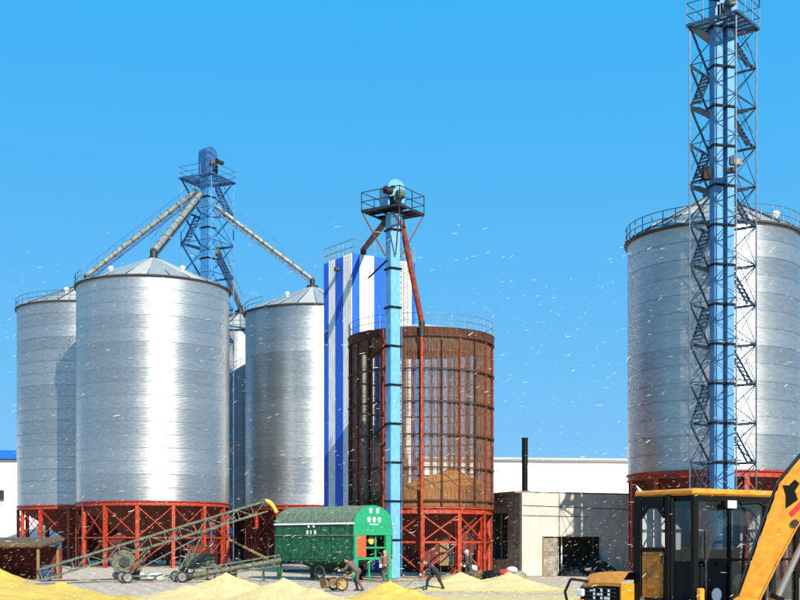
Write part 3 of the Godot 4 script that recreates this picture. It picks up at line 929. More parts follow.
func low_building() -> void:
	var o := thing("concrete_building", "low grey rendered building with a dark doorway under the white warehouse", "building", Vector3.ZERO)
	var A := P(7.83, 77) ; var B := P(5.6, 82.1) ; var C := P(15.9, 80.5)
	var H := 5.34
	var u := (C - A).normalized() ; var L := (C - A).length()
	var v := (B - A).normalized() ; var W := (B - A).length()
	var bu := Basis(u, Vector3.UP, u.cross(Vector3.UP))
	var bv := Basis(v, Vector3.UP, v.cross(Vector3.UP))
	var inn := (C - A).cross(Vector3.UP).normalized()
	if inn.z > 0: inn = -inn
	var seg := func(name_: String, org: Vector3, bs: Basis, dir: Vector3, x0: float, x1: float, y0: float, y1: float, m: Material) -> void:
		var b := MB.new()
		b.box(Transform3D(bs, org + dir * ((x0 + x1) * 0.5) + Vector3(0, (y0 + y1) * 0.5, 0)), Vector3(x1 - x0, y1 - y0, 0.3))
		part(o, name_, b.mesh(), m)
	# front wall round the opening (1.5 .. 6.2 m along, 2.55 m high)
	var Ai := A + inn * 0.15
	seg.call("wall", Ai, bu, u, 0.0, 1.5, 0.0, H, M.render_grey)
	seg.call("wall", Ai, bu, u, 1.5, 6.0, 2.55, H, M.render_grey)
	seg.call("wall", Ai, bu, u, 6.0, L, 0.0, H, M.render_grey)
	# side wall round the window
	var vi := v.cross(Vector3.UP).normalized()
	if vi.x < 0: vi = -vi
	var Av := A + vi * 0.15 + v * 0.302
	var wv := W - 0.3
	seg.call("wall", Av, bv, v, 0.0, 1.6, 0.0, H, M.concrete)
	seg.call("wall", Av, bv, v, 1.6, 3.9, 0.0, 1.0, M.concrete)
	seg.call("wall", Av, bv, v, 1.6, 3.9, 4.1, H, M.concrete)
	seg.call("wall", Av, bv, v, 3.9, wv, 0.0, H, M.concrete)
	for i in 7:
		var p := Av + v * (1.6 + 2.3 * (i + 0.5) / 7.0)
		bar(o, "window_bar", p + Vector3(0, 1.0, 0), p + Vector3(0, 4.1, 0), 0.05, 0.05, M.grey_steel if i == 3 else M.black)
	boxp(o, "window_sill", Av + v * 2.75 + Vector3(0, 1.03, 0) - vi * 0.18, Vector3(0.1, 0.08, 2.4), M.grey_steel, atan2(v.x, v.z))
	# back and far walls, roof slab, door leaf, inside partition
	var D := B + (C - A)
	var bk := MB.new()
	bk.box(Transform3D(bu, B.lerp(D, 0.5) + Vector3(0, H * 0.5, 0) - inn * 0.2), Vector3(L, H, 0.2))
	part(o, "wall", bk.mesh(), M.concrete)
	var fr := MB.new()
	fr.box(Transform3D(bv, C.lerp(D, 0.5) + Vector3(0, H * 0.5, 0)), Vector3(W - 0.8, H - 0.02, 0.2))
	part(o, "wall", fr.mesh(), M.concrete)
	var rf := MB.new()
	rf.box(Transform3D(bu, A.lerp(D, 0.5) + Vector3(0, H + 0.06, 0)), Vector3(L + 0.9, 0.12, W - 0.2))
	part(o, "roof_slab", rf.mesh(), M.concrete)
	var dl := MB.new()
	dl.box(Transform3D(bu, Ai + u * 2.15 + Vector3(0, 1.25, 0) + inn * 0.05), Vector3(1.25, 2.5, 0.06))
	dl.box(Transform3D(bu, Ai + u * 2.15 + Vector3(0, 1.6, 0) - inn * 0.0), Vector3(1.25, 0.08, 0.08))
	part(o, "door_leaf", dl.mesh(), M.concrete)
	bar(o, "door_post", Ai + u * 1.55 - inn * 0.17, Ai + u * 1.55 + Vector3(0, 2.5, 0) - inn * 0.17, 0.09, 0.09, M.wood)
	bar(o, "inner_post", Ai + u * 3.05 + inn * 0.6, Ai + u * 3.05 + Vector3(0, 2.55, 0) + inn * 0.6, 0.18, 0.06, M.white_paint)
	bar(o, "inner_post", Ai + u * 3.45 + inn * 0.7, Ai + u * 3.45 + Vector3(0, 2.55, 0) + inn * 0.7, 0.08, 0.06, M.white_paint)
	bar(o, "conduit", A + u * 0.05 - inn * 0.03 + Vector3(0, 4.55, 0), A + u * (L - 0.1) - inn * 0.03 + Vector3(0, 4.35, 0), 0.03, 0.03, M.dark_steel)
	bar(o, "conduit", A + u * 0.05 - inn * 0.03 + Vector3(0, 3.9, 0), A + u * 5.0 - inn * 0.03 + Vector3(0, 3.85, 0), 0.03, 0.03, M.dark_steel)
	var ch := thing("chimney_pipe", "thin black stovepipe chimney on the low grey building", "chimney", P(8.25, 79.3, H + 0.12))
	rod(ch, "pipe", Vector3(0, 0, 0), Vector3(0, 3.55, 0), 0.2, M.black)
	rod(ch, "collar", Vector3(0, 3.55, 0), Vector3(0, 3.62, 0), 0.23, M.black)
	rod(ch, "flashing", Vector3(0, 0, 0), Vector3(0, 0.12, 0), 0.36, M.dark_steel)

func warehouse(label: String, A: Vector3, B: Vector3, depth: float, h: float, rise: float, wallm: Material, roofm: Material, fascia: Material, panels: int) -> void:
	var o := thing("warehouse", label, "building", Vector3.ZERO, 0.0, "white warehouses behind the silos")
	var u := (B - A).normalized() ; var L := (B - A).length()
	var inn := u.cross(Vector3.UP).normalized()
	if inn.z > 0: inn = -inn
	var bs := Basis(u, Vector3.UP, u.cross(Vector3.UP))
	for i in panels:
		var w := L / panels
		var c := A + u * (w * (i + 0.5)) + inn * 0.1
		var b := MB.new()
		b.box(Transform3D(bs, c + Vector3(0, h * 0.5, 0)), Vector3(w - 0.012, h, 0.2))
		part(o, "wall_panel", b.mesh(), wallm)
	var e := MB.new()
	e.box(Transform3D(bs, (A + B) * 0.5 + inn * (depth * 0.5) + Vector3(0, h * 0.5 - 0.1, 0)), Vector3(L - 0.2, h - 0.2, depth - 0.5))
	part(o, "rear_hall", e.mesh(), wallm)
	var r := MB.new()
	var o0 := A - inn * 0.35 - u * 0.3 + Vector3(0, h, 0) ; var o1 := B - inn * 0.35 + u * 0.3 + Vector3(0, h, 0)
	var k0 := A + inn * depth * 0.5 - u * 0.3 + Vector3(0, h + rise, 0) ; var k1 := B + inn * depth * 0.5 + u * 0.3 + Vector3(0, h + rise, 0)
	var p0 := A + inn * (depth + 0.35) - u * 0.3 + Vector3(0, h, 0) ; var p1 := B + inn * (depth + 0.35) + u * 0.3 + Vector3(0, h, 0)
	r.quad(o0, o1, k1, k0); r.quad(k0, k1, p1, p0)
	r.tri(o0, k0, p0); r.tri(o1, p1, k1)
	part(o, "roof", r.mesh(), roofm)
	bar(o, "gutter", o0 - Vector3(0, 0.1, 0) - inn * 0.05, o1 - Vector3(0, 0.1, 0) - inn * 0.05, 0.14, 0.16, fascia)

func back_buildings() -> void:
	warehouse("white warehouse with bright blue roof edge at the far left", P(-95, 160), P(-42, 164), 26, 13.7, 2.2, M.white_wall, M.clad_blue, M.dark_steel, 12)
	boxp(get_node("warehouse"), "wall_vent", P(-54.2, 162.8, 8.8), Vector3(0.9, 1.3, 0.3), M.dark_steel)
	warehouse("long white warehouse behind the low grey building", P(2, 113), P(40, 118), 24, 10.3, 0.35, M.white_wall, M.white_wall, M.roof_pale, 10)
	# dark red sheds added to darken the view under the silos and crib
	var n := 0
	for s in [["added maroon sheet shed that keeps the gaps behind the four left silos dark", -44.0, 156.0, -2.0, 158.0, 7.2, 5.0, 22], ["added maroon sheet shed that keeps the gap behind the corn crib legs dark", 0.2, 88.2, 6.6, 89.8, 4.6, 3.0, 6]]:
		var o := thing("added_dark_shed", s[0], "shed", Vector3.ZERO, 0.0, "added dark backdrop sheds")
		if n == 1: n = 1
		var A := P(s[1], s[2]) ; var B := P(s[3], s[4])
		var u := (B - A).normalized() ; var L := (B - A).length()
		var bs := Basis(u, Vector3.UP, u.cross(Vector3.UP))
		for i in s[7]:
			var w: float = L / s[7]
			var b := MB.new()
			b.box(Transform3D(bs, A + u * (w * (i + 0.5)) + Vector3(0, s[5] * 0.5, 0)), Vector3(w - 0.02, s[5], 0.1))
			b.box(Transform3D(bs, A + u * (w * (i + 0.2)) + Vector3(0, s[5] * 0.5, 0.07)), Vector3(0.08, s[5], 0.05))
			part(o, "wall_panel", b.mesh(), M.maroon)
		var r := MB.new()
		r.box(Transform3D(bs, (A + B) * 0.5 + Vector3(0, s[5] + 0.07, -s[6] * 0.5)), Vector3(L + 0.3, 0.12, s[6] + 0.5))
		part(o, "roof", r.mesh(), M.maroon)
		n += 1
	# low open shed at the left
	var o := thing("lean_to_shed", "low brown shed with a shaggy roof at the left edge", "shed", P(-25.2, 70))
	var r := MB.new()
	r.cbox(Transform3D(Basis(Vector3(1, 0, 0), 0.08), Vector3(0, 2.15, 0)), Vector3(10.0, 0.28, 4.6), 0.08)
	part(o, "roof", r.mesh(), M.thatch)
	for x in [-4.6, 0.6, 4.7]:
		for z in [-1.9, 2.0]:
			bar(o, "post", Vector3(x, 0, z), Vector3(x, 2.05, z), 0.14, 0.14, M.wood)
	var w := MB.new()
	w.box(T(Vector3(0, 0.95, -2.05)), Vector3(9.8, 1.9, 0.12))
	part(o, "rear_wall", w.mesh(), M.maroon)
	bar(o, "front_beam", Vector3(-4.7, 1.9, 2.1), Vector3(4.8, 1.9, 2.1), 0.12, 0.16, M.maroon)

# ---------------------------------------------------------------- yard machines
func wheel(parent: Node, at: Vector3, yaw: float, r: float, w: float, spokes: int, tyre: Material, rim: Material, called := "wheel") -> void:
	var o := Node3D.new()
	o.name = called
	parent.add_child(o, true)
	o.transform = Transform3D(Basis(Vector3.UP, yaw) * Basis(Vector3.RIGHT, PI / 2), at)
	var t := MB.new()
	t.lathe([Vector2(r * 0.74, -w * 0.45), Vector2(r * 0.92, -w * 0.5), Vector2(r, -w * 0.3), Vector2(r, w * 0.3), Vector2(r * 0.92, w * 0.5), Vector2(r * 0.74, w * 0.45), Vector2(r * 0.74, -w * 0.45)], 28)
	part(o, "tyre", t.mesh(), tyre)
	var m := MB.new()
	m.lathe([Vector2(r * 0.66, -w * 0.3), Vector2(r * 0.75, -w * 0.3), Vector2(r * 0.75, w * 0.3), Vector2(r * 0.66, w * 0.3), Vector2(r * 0.66, -w * 0.3)], 24)
	m.tube(Vector3(0, -w * 0.55, 0), Vector3(0, w * 0.55, 0), r * 0.14, r * 0.14, 12)
	if spokes > 0:
		for i in spokes:
			var a := TAU * i / spokes
			m.bar(Vector3(cos(a), 0, sin(a)) * r * 0.1, Vector3(cos(a), 0, sin(a)) * r * 0.7, r * 0.06, w * 0.25)
	else:
		m.lathe([Vector2(0, -w * 0.1), Vector2(r * 0.68, -w * 0.18), Vector2(r * 0.68, w * 0.18), Vector2(0, w * 0.1)], 24)
	part(o, "rim", m.mesh(), rim)

func cleaner() -> void:
	# local: x along the end face to the right, z out of the end face, origin at the near corner
	var u := Vector3(0.67, 0, -0.742).normalized()          # along the end face
	var nz := Vector3(-u.z * 1.0, 0, u.x) * 1.0               # out of the end face, towards the sun
	var o := thing("grain_cleaner", "green barrel roofed grain cleaning machine on legs beside the elevator", "machine", P(-2.53, 66))
	o.basis = Basis(u, Vector3.UP, u.cross(Vector3.UP))
	nz = u.cross(Vector3.UP)
	var W := 3.1 ; var L := 6.48
	var yb := 1.2 ; var ye := 3.2 ; var rise := 1.03
	var arch := []
	for i in 17:
		var a := PI * i / 16.0
		arch.append(Vector2(W * 0.5 + cos(a) * W * 0.5, ye + sin(a) * rise))
	# roof in four curved sheets
	for s in 4:
		var m := MB.new()
		var z0 := -L * s / 4.0 ; var z1 := -L * (s + 1) / 4.0 + 0.012
		for i in 16:
			var p: Vector2 = arch[i] ; var q: Vector2 = arch[i + 1]
			var c := Vector2(W * 0.5, ye)
			var np := Vector3(p.x - c.x, (p.y - c.y) * 1.4, 0).normalized() ; var nq := Vector3(q.x - c.x, (q.y - c.y) * 1.4, 0).normalized()
			m.squad(Vector3(p.x, p.y, z0), Vector3(p.x, p.y, z1), Vector3(q.x, q.y, z1), Vector3(q.x, q.y, z0), np, np, nq, nq)
		part(o, "roof_sheet", m.mesh(), M.green_roof)
		if s > 0:
			var rb := MB.new()
			for i in 16:
				var p: Vector2 = arch[i] ; var q: Vector2 = arch[i + 1]
				rb.bar(Vector3(p.x, p.y, z0), Vector3(q.x, q.y, z0), 0.03, 0.05)
			part(o, "roof_seam", rb.mesh(), M.green_roof)
	# arched end gable (front and back)
	var g := []
	g.append(Vector2(0, 2.55)); g.append(Vector2(W, 2.55))
	for p in arch: g.append(p)
	var gm := MB.new()
	gm.prism(g, T(Vector3(0, 0, -0.03)), 0.06)
	part(o, "end_gable", gm.mesh(), M.green_sunlit)
	var gb := MB.new()
	gb.prism([Vector2(0, yb), Vector2(W, yb)] + g.slice(2), T(Vector3(0, 0, -L + 0.03)), 0.06)
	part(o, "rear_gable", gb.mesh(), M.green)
	# white eave trim and side walls
	bar(o, "eave_trim", Vector3(-0.04, ye, 0.02), Vector3(-0.04, ye, -L), 0.07, 0.09, M.white_paint)
	bar(o, "eave_trim", Vector3(W + 0.04, ye, 0.02), Vector3(W + 0.04, ye, -L), 0.07, 0.09, M.white_paint)
	for x in [0.02, W - 0.02]:
		for s in 4:
			var z := -L * (s + 0.5) / 4.0
			boxp(o, "side_panel", Vector3(x, (yb + ye) * 0.5, z), Vector3(0.04, ye - yb, L / 4.0 - 0.02), M.green)
			boxp(o, "side_rib", Vector3(x + (-0.04 if x < 1 else 0.04), (yb + ye) * 0.5, -L * s / 4.0 - 0.05), Vector3(0.05, ye - yb, 0.08), M.green)
		bar(o, "side_rail", Vector3(x + (-0.05 if x < 1 else 0.05), 2.55, 0), Vector3(x + (-0.05 if x < 1 else 0.05), 2.55, -L), 0.05, 0.06, M.green_roof)
	# end frame: legs, cross bars, red panel
	for x in [0.18, W - 0.24]:
		boxp(o, "leg", Vector3(x, 1.275, -0.1), Vector3(0.36 if x < 1 else 0.46, 2.55, 0.16), M.green_sunlit)
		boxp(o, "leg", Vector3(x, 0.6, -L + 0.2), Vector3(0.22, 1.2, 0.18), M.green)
	boxp(o, "cross_bar", Vector3(W * 0.5, 1.25, -0.08), Vector3(W - 0.84, 0.14, 0.1), M.green_sunlit)
	boxp(o, "cross_bar", Vector3(W * 0.62, 1.85, -0.12), Vector3(W * 0.6, 0.1, 0.08), M.green_sunlit)
	boxp(o, "middle_post", Vector3(W * 0.62, 1.9, -0.2), Vector3(0.1, 1.3, 0.08), M.green_sunlit)
	boxp(o, "middle_post", Vector3(W * 0.45, 0.62, -0.2), Vector3(0.1, 1.2, 0.08), M.green_sunlit)
	boxp(o, "access_panel", Vector3(0.62, 1.93, -0.02), Vector3(0.72, 1.2, 0.05), M.red_panel, 0.0, 0.015)
	boxp(o, "notice_board", Vector3(W * 0.74, 0.95, 0.0), Vector3(0.5, 0.42, 0.04), M.white_paint)
	# fan and pulley seen through the frame
	rod(o, "fan_drum", Vector3(W * 0.6, 2.15, -0.9), Vector3(W * 0.6, 2.15, -0.4), 0.45, M.black)
	rod(o, "pulley", Vector3(W * 0.55, 2.25, -0.38), Vector3(W * 0.55, 2.25, -0.3), 0.22, M.corn)
	boxp(o, "inner_bulkhead", Vector3(W * 0.5, 1.85, -1.2), Vector3(W - 0.1, 1.35, 0.06), M.black)
	# hopper below the body
	var h := MB.new()
	var ht := yb ; var hb := 0.45
	var za := -1.0 ; var zb := -L + 1.1
	var a0 := Vector3(0.05, ht, za) ; var a1 := Vector3(W - 0.05, ht, za) ; var a2 := Vector3(W - 0.05, ht, zb) ; var a3 := Vector3(0.05, ht, zb)
	var b0 := Vector3(W * 0.35, hb, -L * 0.42) ; var b1 := Vector3(W * 0.65, hb, -L * 0.42) ; var b2 := Vector3(W * 0.65, hb, -L * 0.56) ; var b3 := Vector3(W * 0.35, hb, -L * 0.56)
	h.quad(b0, b1, a1, a0); h.quad(b1, b2, a2, a1); h.quad(b2, b3, a3, a2); h.quad(b3, b0, a0, a3)
	part(o, "hopper", h.mesh(), M.green)
	boxp(o, "base_frame", Vector3(W * 0.5, yb - 0.06, -L * 0.5), Vector3(W - 0.06, 0.12, L - 0.4), M.green)
	# lower chassis with tow wheels
	boxp(o, "chassis_beam", Vector3(0.5, 0.5, -L * 0.5), Vector3(0.14, 0.16, L - 0.5), M.dark_steel)
	boxp(o, "chassis_beam", Vector3(W - 0.5, 0.5, -L * 0.5), Vector3(0.14, 0.16, L - 0.5), M.dark_steel)
	wheel(o, Vector3(-0.1, 0.42, -2.6), PI / 2, 0.42, 0.14, 6, M.rubber, M.dark_steel)
	wheel(o, Vector3(W + 0.1, 0.42, -2.6), PI / 2, 0.42, 0.14, 6, M.rubber, M.dark_steel)
	rod(o, "axle", Vector3(-0.1, 0.42, -2.6), Vector3(W + 0.1, 0.42, -2.6), 0.05, M.dark_steel)
	# white lettering: two signs over three with an underline, too small to read
	var marks := func(org: Vector3, ax: Vector3, s: float, name_: String) -> void:
		var out := ax.cross(Vector3.UP)
		var rows := [[-0.28, 0.5], [0.28, 0.5], [-0.42, 0.0], [0.0, 0.0], [0.42, 0.0]]
		for q in rows:
			var m := MB.new()
			var c: Vector3 = org + ax * (q[0] * s) + Vector3(0, q[1] * s, 0)
			var b := Basis(ax, Vector3.UP, out)
			m.box(Transform3D(b, c + Vector3(0, 0.09 * s, 0)), Vector3(0.24 * s, 0.06 * s, 0.012))
			m.box(Transform3D(b, c), Vector3(0.26 * s, 0.055 * s, 0.012))
			m.box(Transform3D(b, c - Vector3(0, 0.1 * s, 0)), Vector3(0.2 * s, 0.06 * s, 0.012))
			m.box(Transform3D(b, c), Vector3(0.06 * s, 0.30 * s, 0.016))
			part(o, name_, m.mesh(), M.white_paint)
		part(o, name_, unit_box, M.white_paint, Transform3D(Basis(ax, Vector3.UP, out).scaled_local(Vector3(0.7 * s, 0.05 * s, 0.012)), org - Vector3(0, 0.27 * s, 0)))
	marks.call(Vector3(W * 0.52, 3.42, 0.008), Vector3(1, 0, 0), 1.0, "painted_character")
	marks.call(Vector3(-0.035, 2.72, -L * 0.52), Vector3(0, 0, 1), 0.75, "painted_character")

func conveyors() -> void:
	var a := P(-18.6, 62.0, 0.45) ; var b := P(-7.55, 66.9, 4.15)
	var o := thing("belt_conveyor", "long inclined grey green belt conveyor on small wheels feeding the green machine", "conveyor", Vector3.ZERO)
	var dv := (b - a).normalized()
	var side := dv.cross(Vector3.UP).normalized()
	var up := side.cross(dv)
	for s in [-1.0, 1.0]:
		var off: Vector3 = side * (0.34 * s)
		bar(o, "top_chord", a + off + up * 0.28, b + off + up * 0.28, 0.07, 0.08, M.grey_green)
		bar(o, "bottom_chord", a + off - up * 0.28, b + off - up * 0.28, 0.07, 0.08, M.grey_green)
		var n := 15
		for i in n:
			var p := a.lerp(b, float(i) / n) + off ; var q := a.lerp(b, float(i + 1) / n) + off
			bar(o, "truss_post", p - up * 0.28, p + up * 0.28, 0.05, 0.05, M.grey_green)
			if i % 2 == 0: bar(o, "truss_diagonal", p - up * 0.28, q + up * 0.28, 0.04, 0.04, M.grey_green)
			else: bar(o, "truss_diagonal", p + up * 0.28, q - up * 0.28, 0.04, 0.04, M.grey_green)
	bar(o, "belt", a + up * 0.2, b + up * 0.2, 0.56, 0.02, M.rubber, up)
	rod(o, "drum", b - side * 0.33 + up * 0.12, b + side * 0.33 + up * 0.12, 0.13, M.dark_steel)
	rod(o, "drum", a - side * 0.33 + up * 0.12, a + side * 0.33 + up * 0.12, 0.13, M.dark_steel)
	# undercarriage
	var w := a.lerp(b, 0.52)
	for t in [0.36, 0.60]:
		var p := a.lerp(b, t)
		for s in [-1.0, 1.0]:
			var f: Vector3 = Vector3(p.x, 0.30, p.z) + Vector3(side.x, 0, side.z) * (0.75 * s)
			wheel(o, f, atan2(dv.x, dv.z) + PI / 2, 0.30, 0.13, 0, M.rubber, M.grey_steel)
			bar(o, "strut", f, a.lerp(b, t + 0.10) + side * (0.34 * s) - up * 0.28, 0.07, 0.07, M.grey_green)
		bar(o, "axle", Vector3(p.x, 0.30, p.z) - side * 0.75, Vector3(p.x, 0.30, p.z) + side * 0.75, 0.08, 0.08, M.dark_steel)
	var p1 := a.lerp(b, 0.36) ; var p2 := a.lerp(b, 0.60)
	bar(o, "tow_beam", Vector3(p1.x, 0.34, p1.z), Vector3(p2.x, 0.34, p2.z), 0.1, 0.1, M.green)
	bar(o, "back_stay", Vector3(p1.x, 0.34, p1.z), a.lerp(b, 0.8) - up * 0.28, 0.07, 0.07, M.grey_green)
	# grain that falls off the head end
	var g := MB.new()
	for i in 9:
		var t0 := i / 9.0 ; var t1 := (i + 1) / 9.0
		var q0 := b + up * 0.25 + dv * (0.1 + 0.7 * t0) * 1.0 - Vector3(0, 0.8 * t0 * t0, 0)
		var q1 := b + up * 0.25 + dv * (0.1 + 0.7 * t1) * 1.0 - Vector3(0, 0.8 * t1 * t1, 0)
		g.tube(q0, q1, 0.16 - 0.05 * t0, 0.16 - 0.05 * t1, 8)
	var gs := part(self, "falling_corn", g.mesh(), M.corn)
	tag(gs, "stream of yellow corn falling off the conveyor head", "corn", "", "stuff")
	# low auger at the foot of the machine
	var l := thing("auger_conveyor", "low slanting auger conveyor lying behind the pointed corn heap", "conveyor", Vector3.ZERO)
	var c := P(-11.2, 64.6, 0.35) ; var e := P(-6.7, 67.2, 1.15)
	rod(l, "auger_tube", c, e, 0.16, M.grey_green)
	bar(l, "side_rail", c + Vector3(0, 0.3, 0.2), e + Vector3(0, 0.3, 0.2), 0.06, 0.08, M.grey_green)
	bar(l, "side_rail", c + Vector3(0, -0.2, 0.25), e + Vector3(0, -0.3, 0.25), 0.06, 0.08, M.grey_green)
	for i in 8:
		var p := c.lerp(e, (i + 0.5) / 8.0)
		bar(l, "truss_post", p + Vector3(0, -0.25, 0.22), p + Vector3(0, 0.3, 0.2), 0.04, 0.04, M.grey_green)
	bar(l, "stand", c.lerp(e, 0.8), Vector3(c.lerp(e, 0.8).x, 0, c.lerp(e, 0.8).z + 0.5), 0.08, 0.08, M.grey_green)
	bar(l, "stand", c.lerp(e, 0.8), Vector3(c.lerp(e, 0.8).x, 0, c.lerp(e, 0.8).z - 0.5), 0.08, 0.08, M.grey_green)
	rod(l, "inlet_drum", c - Vector3(0.5, 0.15, 0), c + Vector3(0.1, 0.0, 0), 0.22, M.dark_steel)
	var pole := bar(self, "timber_pole", P(-10.0, 70.0, 2.35), P(-7.6, 69.0, 1.2), 0.12, 0.12, M.wood)
	tag(pole, "tan timber pole leaning behind the conveyor near the silo legs", "pole")
	# loose scrap along the foot of the frames
	var r := RandomNumberGenerator.new()
	r.seed = 31
	var words := ["short plank lying under the conveyor", "bent pipe lying beside the conveyor wheels", "board leaning below the auger", "plank lying next to the silo columns", "rail lying under the conveyor foot", "plank lying behind the pale heap", "board lying in front of the machine's legs", "pipe lying behind the bright yellow heap"]
	var spots := [[-16.0, 66.0], [-14.0, 64.4], [-9.6, 66.2], [-12.4, 69.5], [-17.4, 64.0], [-5.9, 61.5], [-1.2, 61.6], [0.6, 63.0]]
	for i in spots.size():
		var p := P(spots[i][0], spots[i][1], 0.12)
		var an := r.randf_range(-0.7, 0.7)
		var dd := Vector3(cos(an), r.randf_range(0.0, 0.05), sin(an)) * r.randf_range(0.7, 1.5)
		var k := bar(self, "scrap_plank", p - dd + Vector3(0, 0.0, 0), p + dd, 0.16, 0.06, M.wood if i % 2 == 0 else M.grey_steel)
		tag(k, words[i], "plank", "scrap lying about the yard")

func small_things() -> void:
	# handcart
	var o := thing("handcart", "two wheeled wooden handcart held by the bending worker", "handcart", P(-2.72, 52.4), 0.5)
	wheel(o, Vector3(0.0, 0.3, 0.42), 0.0, 0.30, 0.07, 10, M.rubber, M.corn_orange)
	wheel(o, Vector3(0.0, 0.3, -0.42), 0.0, 0.30, 0.07, 10, M.rubber, M.corn_orange)
	rod(o, "axle", Vector3(0, 0.3, -0.42), Vector3(0, 0.3, 0.42), 0.03, M.dark_steel)
	for i in 5:
		bar(o, "bed_board", Vector3(-0.62, 0.22, -0.28 + 0.14 * i), Vector3(0.42, 0.66, -0.28 + 0.14 * i), 0.13, 0.03, M.wood, Vector3(-0.4, 1, 0))
	bar(o, "front_board", Vector3(-0.62, 0.12, 0), Vector3(-0.72, 0.52, 0), 0.72, 0.03, M.seat_tan, Vector3(1, 0.2, 0))
	for s in [-0.3, 0.3]:
		bar(o, "handle", Vector3(0.3, 0.60, s), Vector3(0.95, 0.92, s), 0.05, 0.05, M.seat_tan)
	# sacks and red tarpaulin behind the double heap
	var r := RandomNumberGenerator.new()
	r.seed = 9
	var sk := [["dark sack slumped behind the double corn heap", 4.9, 66.0, 0.0, M.black, 0.55], ["second dark sack, next to the red bundle", 5.45, 66.4, 0.0, M.dark_steel, 0.5], ["red tarpaulin bundle behind the double corn heap", 5.75, 65.8, 0.25, M.tarp_red, 0.38], ["white sack on top beside the red bundle", 6.15, 66.0, 0.5, M.sack_white, 0.28], ["grey sack at the foot of the concrete corner", 6.5, 66.3, 0.0, M.concrete, 0.5], ["white sack between the crib's front columns", 4.15, 67.2, 0.55, M.sack_white, 0.3], ["brown sack under the white sack by the crib", 4.2, 67.3, 0.0, M.thatch, 0.55]]
	for s in sk:
		var m := MB.new()
		var f := FastNoiseLite.new()
		f.seed = r.randi() % 1000
		f.frequency = 1.6
		var n := 10 ; var k := 16
		var R: float = s[5]
		var pt := func(i: int, j: int) -> Vector3:
			var t := PI * i / n ; var a := TAU * (j % k) / k
			var p := Vector3(sin(t) * cos(a) * 1.1, -cos(t) * 0.62, sin(t) * sin(a) * 0.7)
			p *= R * (1.0 + 0.22 * f.get_noise_3dv(p * 2.0))
			p.y = maxf(p.y, -R * 0.5) + R * 0.5
			return p
		for i in n:
			for j in k:
				m.quad(pt.call(i, j + 1), pt.call(i, j), pt.call(i + 1, j), pt.call(i + 1, j + 1))
		var q := part(self, "sack", m.mesh(), s[4], T(P(s[1], s[2], s[3]), r.randf() * 3.0))
		tag(q, s[0], "sack", "sacks beside the crib legs")

